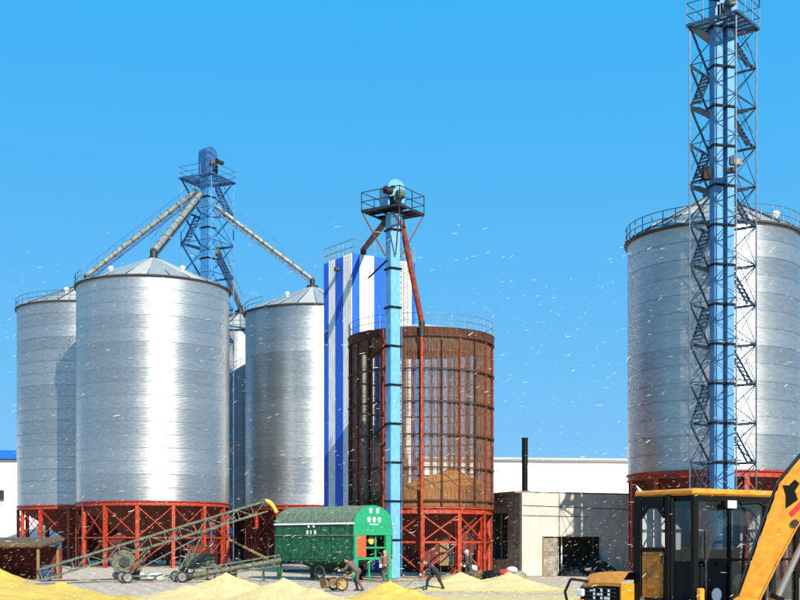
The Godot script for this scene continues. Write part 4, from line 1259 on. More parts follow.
func clutter() -> void:
	var drum := MB.new()
	drum.lathe([Vector2(0, 0), Vector2(0.28, 0), Vector2(0.29, 0.02), Vector2(0.285, 0.28), Vector2(0.30, 0.30), Vector2(0.285, 0.32), Vector2(0.285, 0.58), Vector2(0.30, 0.60), Vector2(0.285, 0.62), Vector2(0.29, 0.87), Vector2(0.28, 0.89), Vector2(0.25, 0.87), Vector2(0, 0.87)], 22)
	var dm := drum.mesh()
	var spots := [["blue oil drum beside the shed post", -19.6, 66.5, M.drum_blue], ["rusty oil drum under the conveyor truss", -14.9, 67.4, M.rust], ["dark green oil drum close to the silo columns", -12.9, 71.5, M.green], ["black oil drum behind the auger", -9.9, 70.8, M.black]]
	for q in spots:
		var o := part(self, "oil_drum", dm, q[3], T(P(q[1], q[2])))
		tag(o, q[0], "drum", "oil drums in the yard")
	# blower with snail housing
	var f := thing("grain_blower", "grey green blower with round housing behind the conveyor wheels", "machine", P(-15.9, 69.2), 0.3)
	var sn := MB.new()
	var pts := []
	for i in 22:
		var a := TAU * i / 22.0
		var r := 0.62 + 0.22 * i / 22.0
		pts.append(Vector2(cos(a) * r, 1.05 + sin(a) * r))
	sn.prism(pts, Transform3D.IDENTITY, 0.5)
	part(f, "housing", sn.mesh(), M.grey_green)
	boxp(f, "outlet", Vector3(0.62, 0.62, 0), Vector3(0.7, 0.42, 0.44), M.grey_green, 0.0, 0.03)
	rod(f, "inlet_ring", Vector3(0, 1.05, 0.24), Vector3(0, 1.05, 0.36), 0.3, M.dark_steel)
	rod(f, "motor", Vector3(0, 1.05, -0.3), Vector3(0, 1.05, -0.85), 0.22, M.grey_green)
	for x in [-0.5, 0.5]:
		bar(f, "leg", Vector3(x, 0, 0.2), Vector3(x * 0.8, 0.6, 0.0), 0.08, 0.08, M.dark_steel)
		bar(f, "leg", Vector3(x, 0, -0.5), Vector3(x * 0.8, 0.6, -0.2), 0.08, 0.08, M.dark_steel)
	# a winnower standing under the truss
	var w := thing("seed_winnower", "grey green box winnower with slanted chute under the conveyor truss", "machine", P(-11.6, 69.8), -0.4)
	boxp(w, "body", Vector3(0, 1.05, 0), Vector3(1.6, 0.9, 0.9), M.grey_green, 0.0, 0.04)
	var hp := MB.new()
	hp.prism([Vector2(-0.3, 1.5), Vector2(0.3, 1.5), Vector2(0.6, 2.0), Vector2(-0.6, 2.0)], Transform3D.IDENTITY, 0.7)
	part(w, "feed_hopper", hp.mesh(), M.rust)
	bar(w, "chute", Vector3(0.75, 0.9, 0), Vector3(1.5, 0.35, 0), 0.6, 0.08, M.grey_steel)
	for x in [-0.7, 0.7]:
		for z in [-0.4, 0.4]:
			bar(w, "leg", Vector3(x, 0, z), Vector3(x, 0.62, z), 0.09, 0.09, M.dark_steel)
	# control cabinet under the crib
	var c := thing("control_cabinet", "brown control cabinet with white door standing under the crib", "cabinet", P(2.9, 75.2), 0.1)
	boxp(c, "case", Vector3(0, 1.45, 0), Vector3(0.9, 1.5, 0.4), M.wood, 0.0, 0.02)
	boxp(c, "door", Vector3(0.22, 1.5, 0.21), Vector3(0.4, 1.2, 0.03), M.grey_steel)
	boxp(c, "handle", Vector3(0.10, 1.45, 0.24), Vector3(0.04, 0.14, 0.03), M.black)
	for x in [-0.35, 0.35]:
		bar(c, "leg", Vector3(x, 0, 0), Vector3(x, 0.7, 0), 0.07, 0.07, M.dark_steel)
	# sack stack by the silo columns
	var r := RandomNumberGenerator.new()
	r.seed = 77
	var lab := ["white sack, lowest of the stack near the silo columns", "pale sack leaning on the stack near the silo columns", "white sack topmost of the stack near the silo columns", "lone white sack under the rising conveyor"]
	var at := [[-16.6, 71.4, 0.0], [-15.8, 71.6, 0.0], [-16.2, 71.5, 0.44], [-13.6, 66.6, 0.0]]
	for i in at.size():
		var m := MB.new()
		var fn := FastNoiseLite.new()
		fn.seed = 40 + i
		fn.frequency = 1.4
		var pt := func(a: int, b: int) -> Vector3:
			var t := PI * a / 10.0 ; var ph := TAU * (b % 16) / 16.0
			var v := Vector3(signf(cos(ph)) * pow(absf(cos(ph)), 0.6) * 0.52 * pow(sin(t), 0.6), -cos(t) * 0.24, signf(sin(ph)) * pow(absf(sin(ph)), 0.6) * 0.33 * pow(sin(t), 0.6))
			v *= 1.0 + 0.14 * fn.get_noise_3dv(v * 3.0)
			return v + Vector3(0, 0.24, 0)
		for a in 10:
			for b in 16:
				m.quad(pt.call(a, b + 1), pt.call(a, b), pt.call(a + 1, b), pt.call(a + 1, b + 1))
		var o := part(self, "sack", m.mesh(), M.sack_white, T(P(at[i][0], at[i][1], at[i][2]), r.randf() * 1.2))
		tag(o, lab[i], "sack", "white sacks under the conveyor")

func loader() -> void:
	# local axes: -z forward, +x the vehicle's right, origin on the ground under the cab's rear left corner
	var th := deg_to_rad(32.0)
	var o := thing("backhoe_loader", "orange yellow backhoe loader with black glazed cab, parked closest to the camera", "loader", P(4.32, 17.6), th)
	var Y: Material = M.machine_yellow ; var K: Material = M.black
	var W := 2.2 ; var L := 1.2
	var yd := 1.08 ; var yr := 2.74
	# roof
	var rf := MB.new()
	rf.cbox(T(Vector3(W * 0.5, yr + 0.045, -L * 0.5 - 0.02)), Vector3(W + 0.06, 0.10, L + 0.06), 0.03)
	var roof := part(o, "cab_roof", rf.mesh(), Y)
	boxp(roof, "header", Vector3(W * 0.5, yr - 0.06, -L * 0.5), Vector3(W - 0.02, 0.12, L - 0.02), K, 0.0, 0.02)
	boxp(roof, "marker", Vector3(-0.005, yr - 0.08, -L + 0.2), Vector3(0.02, 0.05, 0.10), M.white_paint)
	# pillars
	var zs := [0.0, -0.46, -L]
	for x in [0.0, W]:
		for z in zs:
			var p := MB.new()
			p.cbox(T(Vector3(x, (yd + yr) * 0.5 - 0.3, z)), Vector3(0.09, yr - yd + 0.55, 0.11), 0.02)
			part(o, "cab_pillar", p.mesh(), K)
	for x in [0.72, 1.48]:
		bar(o, "rear_window_bar", Vector3(x, yd - 0.1, 0.0), Vector3(x, yr - 0.1, 0.0), 0.05, 0.05, K)
	bar(o, "rear_window_bar", Vector3(0, 1.78, 0.0), Vector3(W, 1.78, 0.0), 0.05, 0.04, K)
	# door with rounded upper window and lower tan panel
	var door := Node3D.new()
	door.name = "door"
	o.add_child(door)
	var frame := MB.new()
	var z0 := -0.54 ; var z1 := -1.12
	var zm := (z0 + z1) * 0.5
	frame.cbox(T(Vector3(-0.03, 1.9, z0 + 0.02)), Vector3(0.05, 1.7, 0.10), 0.015)
	frame.cbox(T(Vector3(-0.03, 1.9, z1 - 0.02)), Vector3(0.05, 1.7, 0.14), 0.015)
	frame.cbox(T(Vector3(-0.03, 2.64, zm)), Vector3(0.05, 0.16, 0.46), 0.015)
	frame.cbox(T(Vector3(-0.03, 1.93, zm)), Vector3(0.05, 0.07, 0.46), 0.015)
	frame.cbox(T(Vector3(-0.03, 1.12, zm)), Vector3(0.05, 0.16, 0.46), 0.015)
	for s in [-1.0, 1.0]:
		frame.bar(Vector3(-0.03, 2.42, zm + 0.26 * s), Vector3(-0.03, 2.60, zm + 0.10 * s), 0.06, 0.05)
	part(door, "door_frame", frame.mesh(), K)
	pane(door, "window_pane", Vector3(-0.03, 2.27, zm), Vector3(0.008, 0.64, 0.46), M.glass_clear)
	boxp(door, "lower_panel", Vector3(-0.025, 1.55, zm), Vector3(0.03, 0.70, 0.44), M.door_tan)
	bar(door, "handle", Vector3(-0.075, 1.72, z0 - 0.04), Vector3(-0.075, 1.86, z0 - 0.04), 0.03, 0.03, M.dark_steel)
	# fixed panes
	for q in [[Vector3(-0.01, 2.2, -0.23), Vector3(0.008, 0.9, 0.36)], [Vector3(W + 0.01, 1.9, -0.23), Vector3(0.008, 1.5, 0.36)], [Vector3(W + 0.01, 1.9, -0.83), Vector3(0.008, 1.5, 0.64)], [Vector3(0.37, 2.22, 0.0), Vector3(0.62, 0.84, 0.008)], [Vector3(1.10, 2.22, 0.0), Vector3(0.70, 0.84, 0.008)], [Vector3(1.83, 2.22, 0.0), Vector3(0.64, 0.84, 0.008)], [Vector3(1.10, 1.40, 0.0), Vector3(0.70, 0.70, 0.008)], [Vector3(1.83, 1.40, 0.0), Vector3(0.64, 0.70, 0.008)], [Vector3(W * 0.5, 2.0, -L), Vector3(W - 0.12, 1.3, 0.008)]]:
		pane(o, "window_pane", q[0], q[1], M.glass)
	boxp(o, "side_panel", Vector3(-0.005, 1.36, -0.23), Vector3(0.03, 0.8, 0.36), K)
	boxp(o, "rear_panel", Vector3(0.37, 1.32, -0.02), Vector3(0.64, 0.72, 0.03), K)
	boxp(o, "roof_lining", Vector3(W * 0.5, yr - 0.16, -L * 0.5), Vector3(W - 0.12, 0.06, L - 0.12), K)
	boxp(o, "front_cowl", Vector3(W * 0.5, 1.5, -L + 0.06), Vector3(W - 0.12, 0.85, 0.06), K)
	# inside: floor, seat, console, steering wheel
	boxp(o, "cab_floor", Vector3(W * 0.5, yd - 0.12, -L * 0.5), Vector3(W - 0.06, 0.1, L - 0.04), K)
	var seat := MB.new()
	seat.cbox(T(Vector3(0.92, 1.45, -0.62)), Vector3(0.5, 0.16, 0.5), 0.05)
	seat.cbox(Transform3D(Basis(Vector3.RIGHT, 0.12), Vector3(0.92, 1.85, -0.86)), Vector3(0.5, 0.7, 0.13), 0.05)
	part(o, "seat", seat.mesh(), K)
	boxp(o, "side_console", Vector3(0.45, 1.38, -0.9), Vector3(0.24, 0.6, 0.5), K, 0.0, 0.04)
	boxp(o, "rear_console", Vector3(1.35, 1.35, -0.25), Vector3(0.5, 0.6, 0.28), K, 0.0, 0.04)
	boxp(o, "dashboard", Vector3(0.95, 1.55, -L + 0.16), Vector3(0.9, 0.75, 0.22), K, 0.0, 0.04)
	for x in [1.2, 1.45]:
		rod(o, "control_lever", Vector3(x, 1.65, -0.2), Vector3(x, 1.98, -0.14), 0.02, M.dark_steel)
	rod(o, "exhaust_stack", Vector3(1.75, 1.6, -1.9), Vector3(1.75, 2.6, -1.9), 0.06, M.dark_steel)
	boxp(o, "tool_locker", Vector3(0.16, 1.5, -0.83), Vector3(0.1, 0.72, 0.45), M.seat_tan, 0.0, 0.02)
	# rear body, fender and lamps
	boxp(o, "rear_body", Vector3(W * 0.5, 0.78, -0.5), Vector3(W - 0.3, 0.5, 1.3), K, 0.0, 0.05)
	boxp(o, "fender", Vector3(0.0, 1.12, -0.35), Vector3(0.5, 0.1, 0.95), K, 0.0, 0.04)
	boxp(o, "lamp_shelf", Vector3(0.16, 1.12, 0.12), Vector3(0.5, 0.06, 0.2), K, 0.0, 0.02)
	var lamp := MB.new()
	lamp.tube(Vector3(0.27, 1.27, 0.05), Vector3(0.27, 1.27, 0.17), 0.10, 0.12, 18)
	var lh := part(o, "rear_lamp", lamp.mesh(), K)
	rod(lh, "lens", Vector3(0.27, 1.27, 0.165), Vector3(0.27, 1.27, 0.18), 0.10, M.lens_white)
	boxp(o, "turn_signal", Vector3(0.0, 1.27, 0.12), Vector3(0.09, 0.20, 0.1), M.lens_amber, 0.0, 0.02)
	var wl := MB.new()
	wl.cbox(T(Vector3(0.55, 2.60, 0.14)), Vector3(0.22, 0.15, 0.14), 0.03)
	var wk := part(o, "work_lamp", wl.mesh(), K)
	boxp(wk, "lens", Vector3(0.55, 2.60, 0.216), Vector3(0.18, 0.11, 0.012), M.lens_white)
	bar(o, "grab_rail", Vector3(0.1, 1.1, 0.12), Vector3(0.1, 2.2, 0.12), 0.03, 0.03, M.dark_steel)
	var hose := MB.new()
	hose.sweep([Vector3(0.85, 2.62, 0.1), Vector3(1.15, 2.64, 0.18), Vector3(1.35, 2.52, 0.26), Vector3(1.45, 2.3, 0.32), Vector3(1.38, 1.9, 0.3), Vector3(1.3, 1.3, 0.28)], 0.025, 8)
	part(o, "hose", hose.mesh(), K)
	# hood, nose and grille
	var hood := MB.new()
	var hx := -0.32 ; var hw := 1.6
	var zf := -L - 0.02 ; var ze := -L - 1.05
	var prof := [Vector2(zf, 1.58), Vector2(zf - 0.35, 1.585), Vector2(zf - 0.7, 1.565), Vector2(ze + 0.12, 1.53), Vector2(ze, 1.42)]
	for i in prof.size() - 1:
		var p: Vector2 = prof[i] ; var q: Vector2 = prof[i + 1]
		var c := 0.16
		var A := Vector3(hx + c, p.y, p.x) ; var B := Vector3(hx + hw - c, p.y, p.x)
		var C := Vector3(hx + hw - c, q.y, q.x) ; var D := Vector3(hx + c, q.y, q.x)
		hood.quad(A, B, C, D)
		var dn := Vector3(0, -0.14, 0)
		hood.quad(Vector3(hx, p.y - 0.17, p.x), A, D, Vector3(hx, q.y - 0.17, q.x))
		hood.quad(B, Vector3(hx + hw, p.y - 0.17, p.x), Vector3(hx + hw, q.y - 0.17, q.x), C)
		hood.quad(Vector3(hx, p.y, p.x) + dn * 1.6, Vector3(hx, p.y - 0.17, p.x), Vector3(hx, q.y - 0.17, q.x), Vector3(hx, q.y, q.x) + dn * 1.6)
		hood.quad(Vector3(hx + hw, p.y - 0.17, p.x), Vector3(hx + hw, p.y, p.x) + dn * 1.6, Vector3(hx + hw, q.y, q.x) + dn * 1.6, Vector3(hx + hw, q.y - 0.17, q.x))
	part(o, "engine_hood", hood.mesh(), Y)
	boxp(o, "hood_end_plate", Vector3(hx + 0.15, 1.12, -L - 0.03), Vector3(0.30, 0.56, 0.03), Y)
	boxp(o, "engine_side", Vector3(hx + hw * 0.5, 1.0, (zf + ze) * 0.5), Vector3(hw - 0.04, 0.72, absf(zf - ze) - 0.06), K, 0.0, 0.03)
	for i in 9:
		boxp(o, "grille_slat", Vector3(hx - 0.0, 1.32 - 0.06 * i, -L - 0.55), Vector3(0.05, 0.02, 0.8), M.dark_steel)
	for i in 3:
		var wm := MB.new()
		wm.box(T(Vector3(hx - 0.015, 1.22, -L - 0.28 - 0.17 * i)), Vector3(0.02, 0.2, 0.04))
		wm.box(T(Vector3(hx - 0.015, 1.22 + 0.05 * (i - 1), -L - 0.33 - 0.17 * i)), Vector3(0.02, 0.04, 0.1))
		part(o, "side_letter", wm.mesh(), M.white_paint)
	boxp(o, "side_stripe", Vector3(hx - 0.018, 1.06, -L - 0.55), Vector3(0.02, 0.05, 0.9), M.red_stripe)
	boxp(o, "front_lamp", Vector3(hx - 0.02, 1.24, ze + 0.12), Vector3(0.08, 0.12, 0.16), M.lens_white, 0.0, 0.02)
	boxp(o, "front_signal", Vector3(hx - 0.02, 1.08, ze + 0.12), Vector3(0.08, 0.10, 0.16), M.lens_amber, 0.0, 0.02)
	var ma := MB.new()
	ma.sweep([Vector3(hx + 0.02, 1.42, ze + 0.25), Vector3(hx - 0.22, 1.46, ze + 0.1), Vector3(hx - 0.30, 1.25, ze + 0.05), Vector3(hx - 0.22, 0.98, ze + 0.06)], 0.022, 7)
	part(o, "guard_rail", ma.mesh(), K)
	# wheels and chassis below the frame edge
	wheel(o, Vector3(-0.05, 0.52, -0.45), PI / 2, 0.52, 0.38, 0, M.rubber, Y)
	wheel(o, Vector3(W + 0.05, 0.52, -0.45), PI / 2, 0.52, 0.38, 0, M.rubber, Y)
	wheel(o, Vector3(0.1, 0.48, -2.9), PI / 2, 0.48, 0.30, 0, M.rubber, Y)
	wheel(o, Vector3(W - 0.1, 0.48, -2.9), PI / 2, 0.48, 0.30, 0, M.rubber, Y)
	boxp(o, "chassis", Vector3(W * 0.5, 0.6, -1.5), Vector3(0.7, 0.35, 3.4), K)
	# front bucket and lift arms
	for x in [0.25, W - 0.25]:
		bar(o, "lift_arm", Vector3(x, 1.05, -1.6), Vector3(x, 0.5, -4.1), 0.12, 0.22, Y)
	var bk := MB.new()
	bk.prism([Vector2(0, 0), Vector2(0.8, 0), Vector2(0.1, 0.12), Vector2(0.0, 0.8), Vector2(-0.12, 0.8), Vector2(-0.14, 0.1)], Transform3D(Basis(Vector3(0, 0, -1), Vector3.UP, Vector3.RIGHT), Vector3(W * 0.5, 0.05, -4.15)), 2.2)
	part(o, "front_bucket", bk.mesh(), Y)
	# backhoe swung out to the side: swing post, boom, ram, dipper and bucket
	var inv := o.transform.affine_inverse()
	var e := Vector3(0.95, 0, 0.31).normalized()             # the way the boom reaches
	var side := inv * Transform3D(Basis(e, Vector3.UP, e.cross(Vector3.UP)), P(4.86, 16.75))
	var sw := MB.new()
	sw.cbox(T(Vector3(-0.06, 0.75, 0)), Vector3(0.42, 0.7, 0.42), 0.05)
	sw.cbox(T(Vector3(-0.02, 1.05, 0.19)), Vector3(0.34, 0.42, 0.06), 0.02)
	sw.cbox(T(Vector3(-0.02, 1.05, -0.19)), Vector3(0.34, 0.42, 0.06), 0.02)
	sw.tube(Vector3(-0.1, 1.18, 0.17), Vector3(-0.1, 1.18, 0.27), 0.11, 0.11, 16)
	part(o, "swing_post", sw.mesh(), Y, side)
	boxp(o, "backhoe_frame", Vector3(W * 0.5, 0.7, 0.25), Vector3(W + 0.1, 0.5, 0.3), K, 0.0, 0.04)
	var cen := [Vector2(-0.1, 0.95), Vector2(0.02, 1.25), Vector2(0.24, 1.80), Vector2(0.46, 2.32), Vector2(0.65, 2.72), Vector2(0.92, 3.03), Vector2(1.35, 3.25), Vector2(2.3, 3.38)]
	var half := [0.11, 0.13, 0.16, 0.20, 0.25, 0.27, 0.25, 0.16]
	var lo := [] ; var hi := []
	for i in cen.size():
		var t: Vector2 = (cen[mini(i + 1, cen.size() - 1)] - cen[maxi(i - 1, 0)]).normalized()
		var nn := Vector2(t.y, -t.x)
		lo.append(cen[i] + nn * half[i]); hi.append(cen[i] - nn * half[i])
	var poly := lo.duplicate()
	var up_edge := hi.duplicate()
	hi.reverse()
	poly.append_array(hi)
	var bm := MB.new()
	bm.prism(poly, Transform3D.IDENTITY, 0.22)
	var boom := part(o, "boom", bm.mesh(), Y, side)
	var fp := MB.new()
	for i in cen.size() - 1:
		for arr in [lo, up_edge]:
			var p: Vector2 = arr[i] ; var q: Vector2 = arr[i + 1]
			fp.bar(Vector3(p.x, p.y, 0), Vector3(q.x, q.y, 0), 0.26, 0.022, Vector3(q.y - p.y, p.x - q.x, 0).normalized())
	part(boom, "edge_plate", fp.mesh(), Y)
	# emblem, letter and stripe on the boom's sunny side
	var em := MB.new()
	em.prism([Vector2(0.50, 2.50), Vector2(0.66, 2.62), Vector2(0.62, 2.74), Vector2(0.68, 2.84), Vector2(0.62, 2.90), Vector2(0.54, 2.82), Vector2(0.46, 2.82), Vector2(0.50, 2.68)], T(Vector3(0, 0, 0.112)), 0.008)
	part(boom, "emblem", em.mesh(), K)
	var tm := TextMesh.new()
	tm.text = "Y"
	tm.font_size = 64
	tm.pixel_size = 0.006
	tm.depth = 0.02
	part(boom, "letter", tm, K, Transform3D(Basis(Vector3.BACK, 0.25), Vector3(0.86, 2.98, 0.108)))
	var st := MB.new()
	st.prism([Vector2(0.54, 2.44), Vector2(0.58, 2.38), Vector2(1.02, 2.84), Vector2(0.98, 2.92)], T(Vector3(0, 0, 0.113)), 0.008)
	part(boom, "stripe", st.mesh(), M.red_stripe)
	for z in [-0.05, 0.06]:
		var hs := []
		for i in range(1, cen.size() - 1):
			var w: Vector2 = up_edge[i] + (up_edge[i] - lo[i]).normalized() * 0.05
			hs.append(Vector3(w.x, w.y, z))
		var hm := MB.new()
		hm.sweep(hs, 0.022, 7)
		part(boom, "hydraulic_hose", hm.mesh(), M.rubber)
	for q in [[Vector2(-0.06, 1.02), 0.07], [Vector2(0.62, 2.30), 0.05], [Vector2(1.05, 3.12), 0.06]]:
		rod(boom, "pin", Vector3(q[0].x, q[0].y, -0.14), Vector3(q[0].x, q[0].y, 0.14), q[1], M.dark_steel)
	# boom ram
	var ra := Vector3(0.16, 0.75, 0.0) ; var rb := Vector3(0.80, 2.22, 0.0)
	var ram := rod(o, "ram_barrel", side * ra, side * ra.lerp(rb, 0.36), 0.085, Y)
	rod(o, "ram_rod", side * ra.lerp(rb, 0.36), side * rb, 0.042, M.chrome)
	rod(o, "ram_collar", side * ra.lerp(rb, 0.335), side * ra.lerp(rb, 0.375), 0.10, K)
	var bb := MB.new()
	bb.cbox(T(rb + Vector3(0.0, 0.08, 0)), Vector3(0.2, 0.28, 0.30), 0.04)
	bb.tube(rb - Vector3(0, 0, 0.2), rb + Vector3(0, 0, 0.2), 0.06, 0.06, 12)
	part(o, "ram_bracket", bb.mesh(), K, side)
	# dipper and digging bucket, out of the frame to the right
	bar(o, "dipper", side * Vector3(2.2, 3.42, 0), side * Vector3(2.9, 1.0, 0), 0.2, 0.26, Y)
	var db := MB.new()
	db.prism([Vector2(0, 0.2), Vector2(-0.05, 0.15), Vector2(-0.1, -0.62), Vector2(-0.5, -0.75), Vector2(-0.55, -0.85), Vector2(0.0, -0.75), Vector2(0.15, -0.35)], T(Vector3(2.95, 0.95, 0)), 0.6)
	part(o, "digging_bucket", db.mesh(), K, side)
	for x in [0.2, W - 0.2]:
		bar(o, "stabiliser_leg", Vector3(x, 0.75, 0.35), Vector3(x, 0.06, 0.55), 0.14, 0.14, Y)
		boxp(o, "stabiliser_foot", Vector3(x, 0.05, 0.57), Vector3(0.4, 0.06, 0.34), K)

# ---------------------------------------------------------------- people
func net(b: MB, bones: Array, cell: float, k: float) -> void:
	# surface nets over the smooth union of tapered capsules: [a, b, ra, rb, colour]
	var lo := Vector3(1e9, 1e9, 1e9) ; var hi := -lo
	for q in bones:
		var r: float = maxf(q[2], q[3]) + cell * 2.0
		for p in [q[0], q[1]]:
			lo = lo.min(p - Vector3(r, r, r)); hi = hi.max(p + Vector3(r, r, r))
	var s := (hi - lo) / cell
	var nx := int(s.x) + 2 ; var ny := int(s.y) + 2 ; var nz := int(s.z) + 2
	var f := PackedFloat32Array() ; f.resize(nx * ny * nz); f.fill(10.0)
	var best := PackedFloat32Array() ; best.resize(nx * ny * nz); best.fill(10.0)
	var who := PackedInt32Array() ; who.resize(nx * ny * nz)
	for qi in bones.size():
		var q: Array = bones[qi]
		var A: Vector3 = q[0] ; var B: Vector3 = q[1]
		var ra: float = q[2] ; var rb: float = q[3]
		var m := maxf(ra, rb) + k + cell * 2.0
		var l0 := ((A.min(B) - Vector3(m, m, m)) - lo) / cell ; var h0 := ((A.max(B) + Vector3(m, m, m)) - lo) / cell
		var ab := B - A ; var den := maxf(ab.length_squared(), 1e-9)
		for z in range(maxi(0, int(l0.z)), mini(nz, int(h0.z) + 2)):
			for y in range(maxi(0, int(l0.y)), mini(ny, int(h0.y) + 2)):
				for x in range(maxi(0, int(l0.x)), mini(nx, int(h0.x) + 2)):
					var p := lo + Vector3(x, y, z) * cell
					var t := clampf((p - A).dot(ab) / den, 0, 1)
					var d := (p - A - ab * t).length() - lerpf(ra, rb, t)
					var i := (z * ny + y) * nx + x
					if d < best[i]:
						best[i] = d; who[i] = qi
					var o := f[i]
					var h := clampf(0.5 + 0.5 * (o - d) / k, 0, 1)
					f[i] = lerpf(o, d, h) - k * h * (1.0 - h)
	var vid := {}
	var pos := PackedVector3Array() ; var cols := PackedColorArray() ; var nrm := PackedVector3Array()
	var offs := [0, 1, nx, nx + 1, nx * ny, nx * ny + 1, nx * ny + nx, nx * ny + nx + 1]
	var cor := [Vector3(0, 0, 0), Vector3(1, 0, 0), Vector3(0, 1, 0), Vector3(1, 1, 0), Vector3(0, 0, 1), Vector3(1, 0, 1), Vector3(0, 1, 1), Vector3(1, 1, 1)]
	var edges := [[0, 1], [2, 3], [4, 5], [6, 7], [0, 2], [1, 3], [4, 6], [5, 7], [0, 4], [1, 5], [2, 6], [3, 7]]
	for z in nz - 1:
		for y in ny - 1:
			for x in nx - 1:
				var i := (z * ny + y) * nx + x
				var neg := 0
				for c in 8:
					if f[i + offs[c]] < 0: neg += 1
				if neg == 0 or neg == 8: continue
				var sum := Vector3.ZERO ; var n := 0
				for e in edges:
					var u: float = f[i + offs[e[0]]] ; var w: float = f[i + offs[e[1]]]
					if (u < 0) != (w < 0):
						sum += (cor[e[0]] as Vector3).lerp(cor[e[1]], u / (u - w)); n += 1
				vid[i] = pos.size()
				pos.append(lo + (Vector3(x, y, z) + sum / n) * cell)
				var gx: float = f[i + 1] + f[i + nx + 1] - f[i] - f[i + nx]
				var gy: float = f[i + nx] + f[i + nx + 1] - f[i] - f[i + 1]
				var gz: float = f[i + nx * ny] + f[i + nx * ny + 1] - f[i] - f[i + 1]
				var g := Vector3(gx, gy, gz)
				nrm.append(g.normalized() if g.length() > 1e-6 else Vector3.UP)
				cols.append(bones[who[i]][4])
	var emit := func(a: int, c: int, d: int, e: int, flip: bool) -> void:
		if not (vid.has(a) and vid.has(c) and vid.has(d) and vid.has(e)): return
		var q := [vid[a], vid[c], vid[d], vid[e]]
		if flip: q.reverse()
		for t in [[0, 1, 2], [0, 2, 3]]:
			var A: int = q[t[0]] ; var B: int = q[t[1]] ; var C: int = q[t[2]]
			b.v.append(pos[A]); b.v.append(pos[C]); b.v.append(pos[B])
			b.n.append(nrm[A]); b.n.append(nrm[C]); b.n.append(nrm[B])
			b.c.append(cols[A]); b.c.append(cols[C]); b.c.append(cols[B])
	for z in range(1, nz - 1):
		for y in range(1, ny - 1):
			for x in range(1, nx - 1):
				var i := (z * ny + y) * nx + x
				var o := f[i] < 0
				if o != (f[i + 1] < 0): emit.call(i - nx - nx * ny, i - nx * ny, i, i - nx, not o)
				if o != (f[i + nx] < 0): emit.call(i - 1 - nx * ny, i - 1, i, i - nx * ny, not o)
				if o != (f[i + nx * ny] < 0): emit.call(i - 1 - nx, i - nx, i, i - 1, not o)

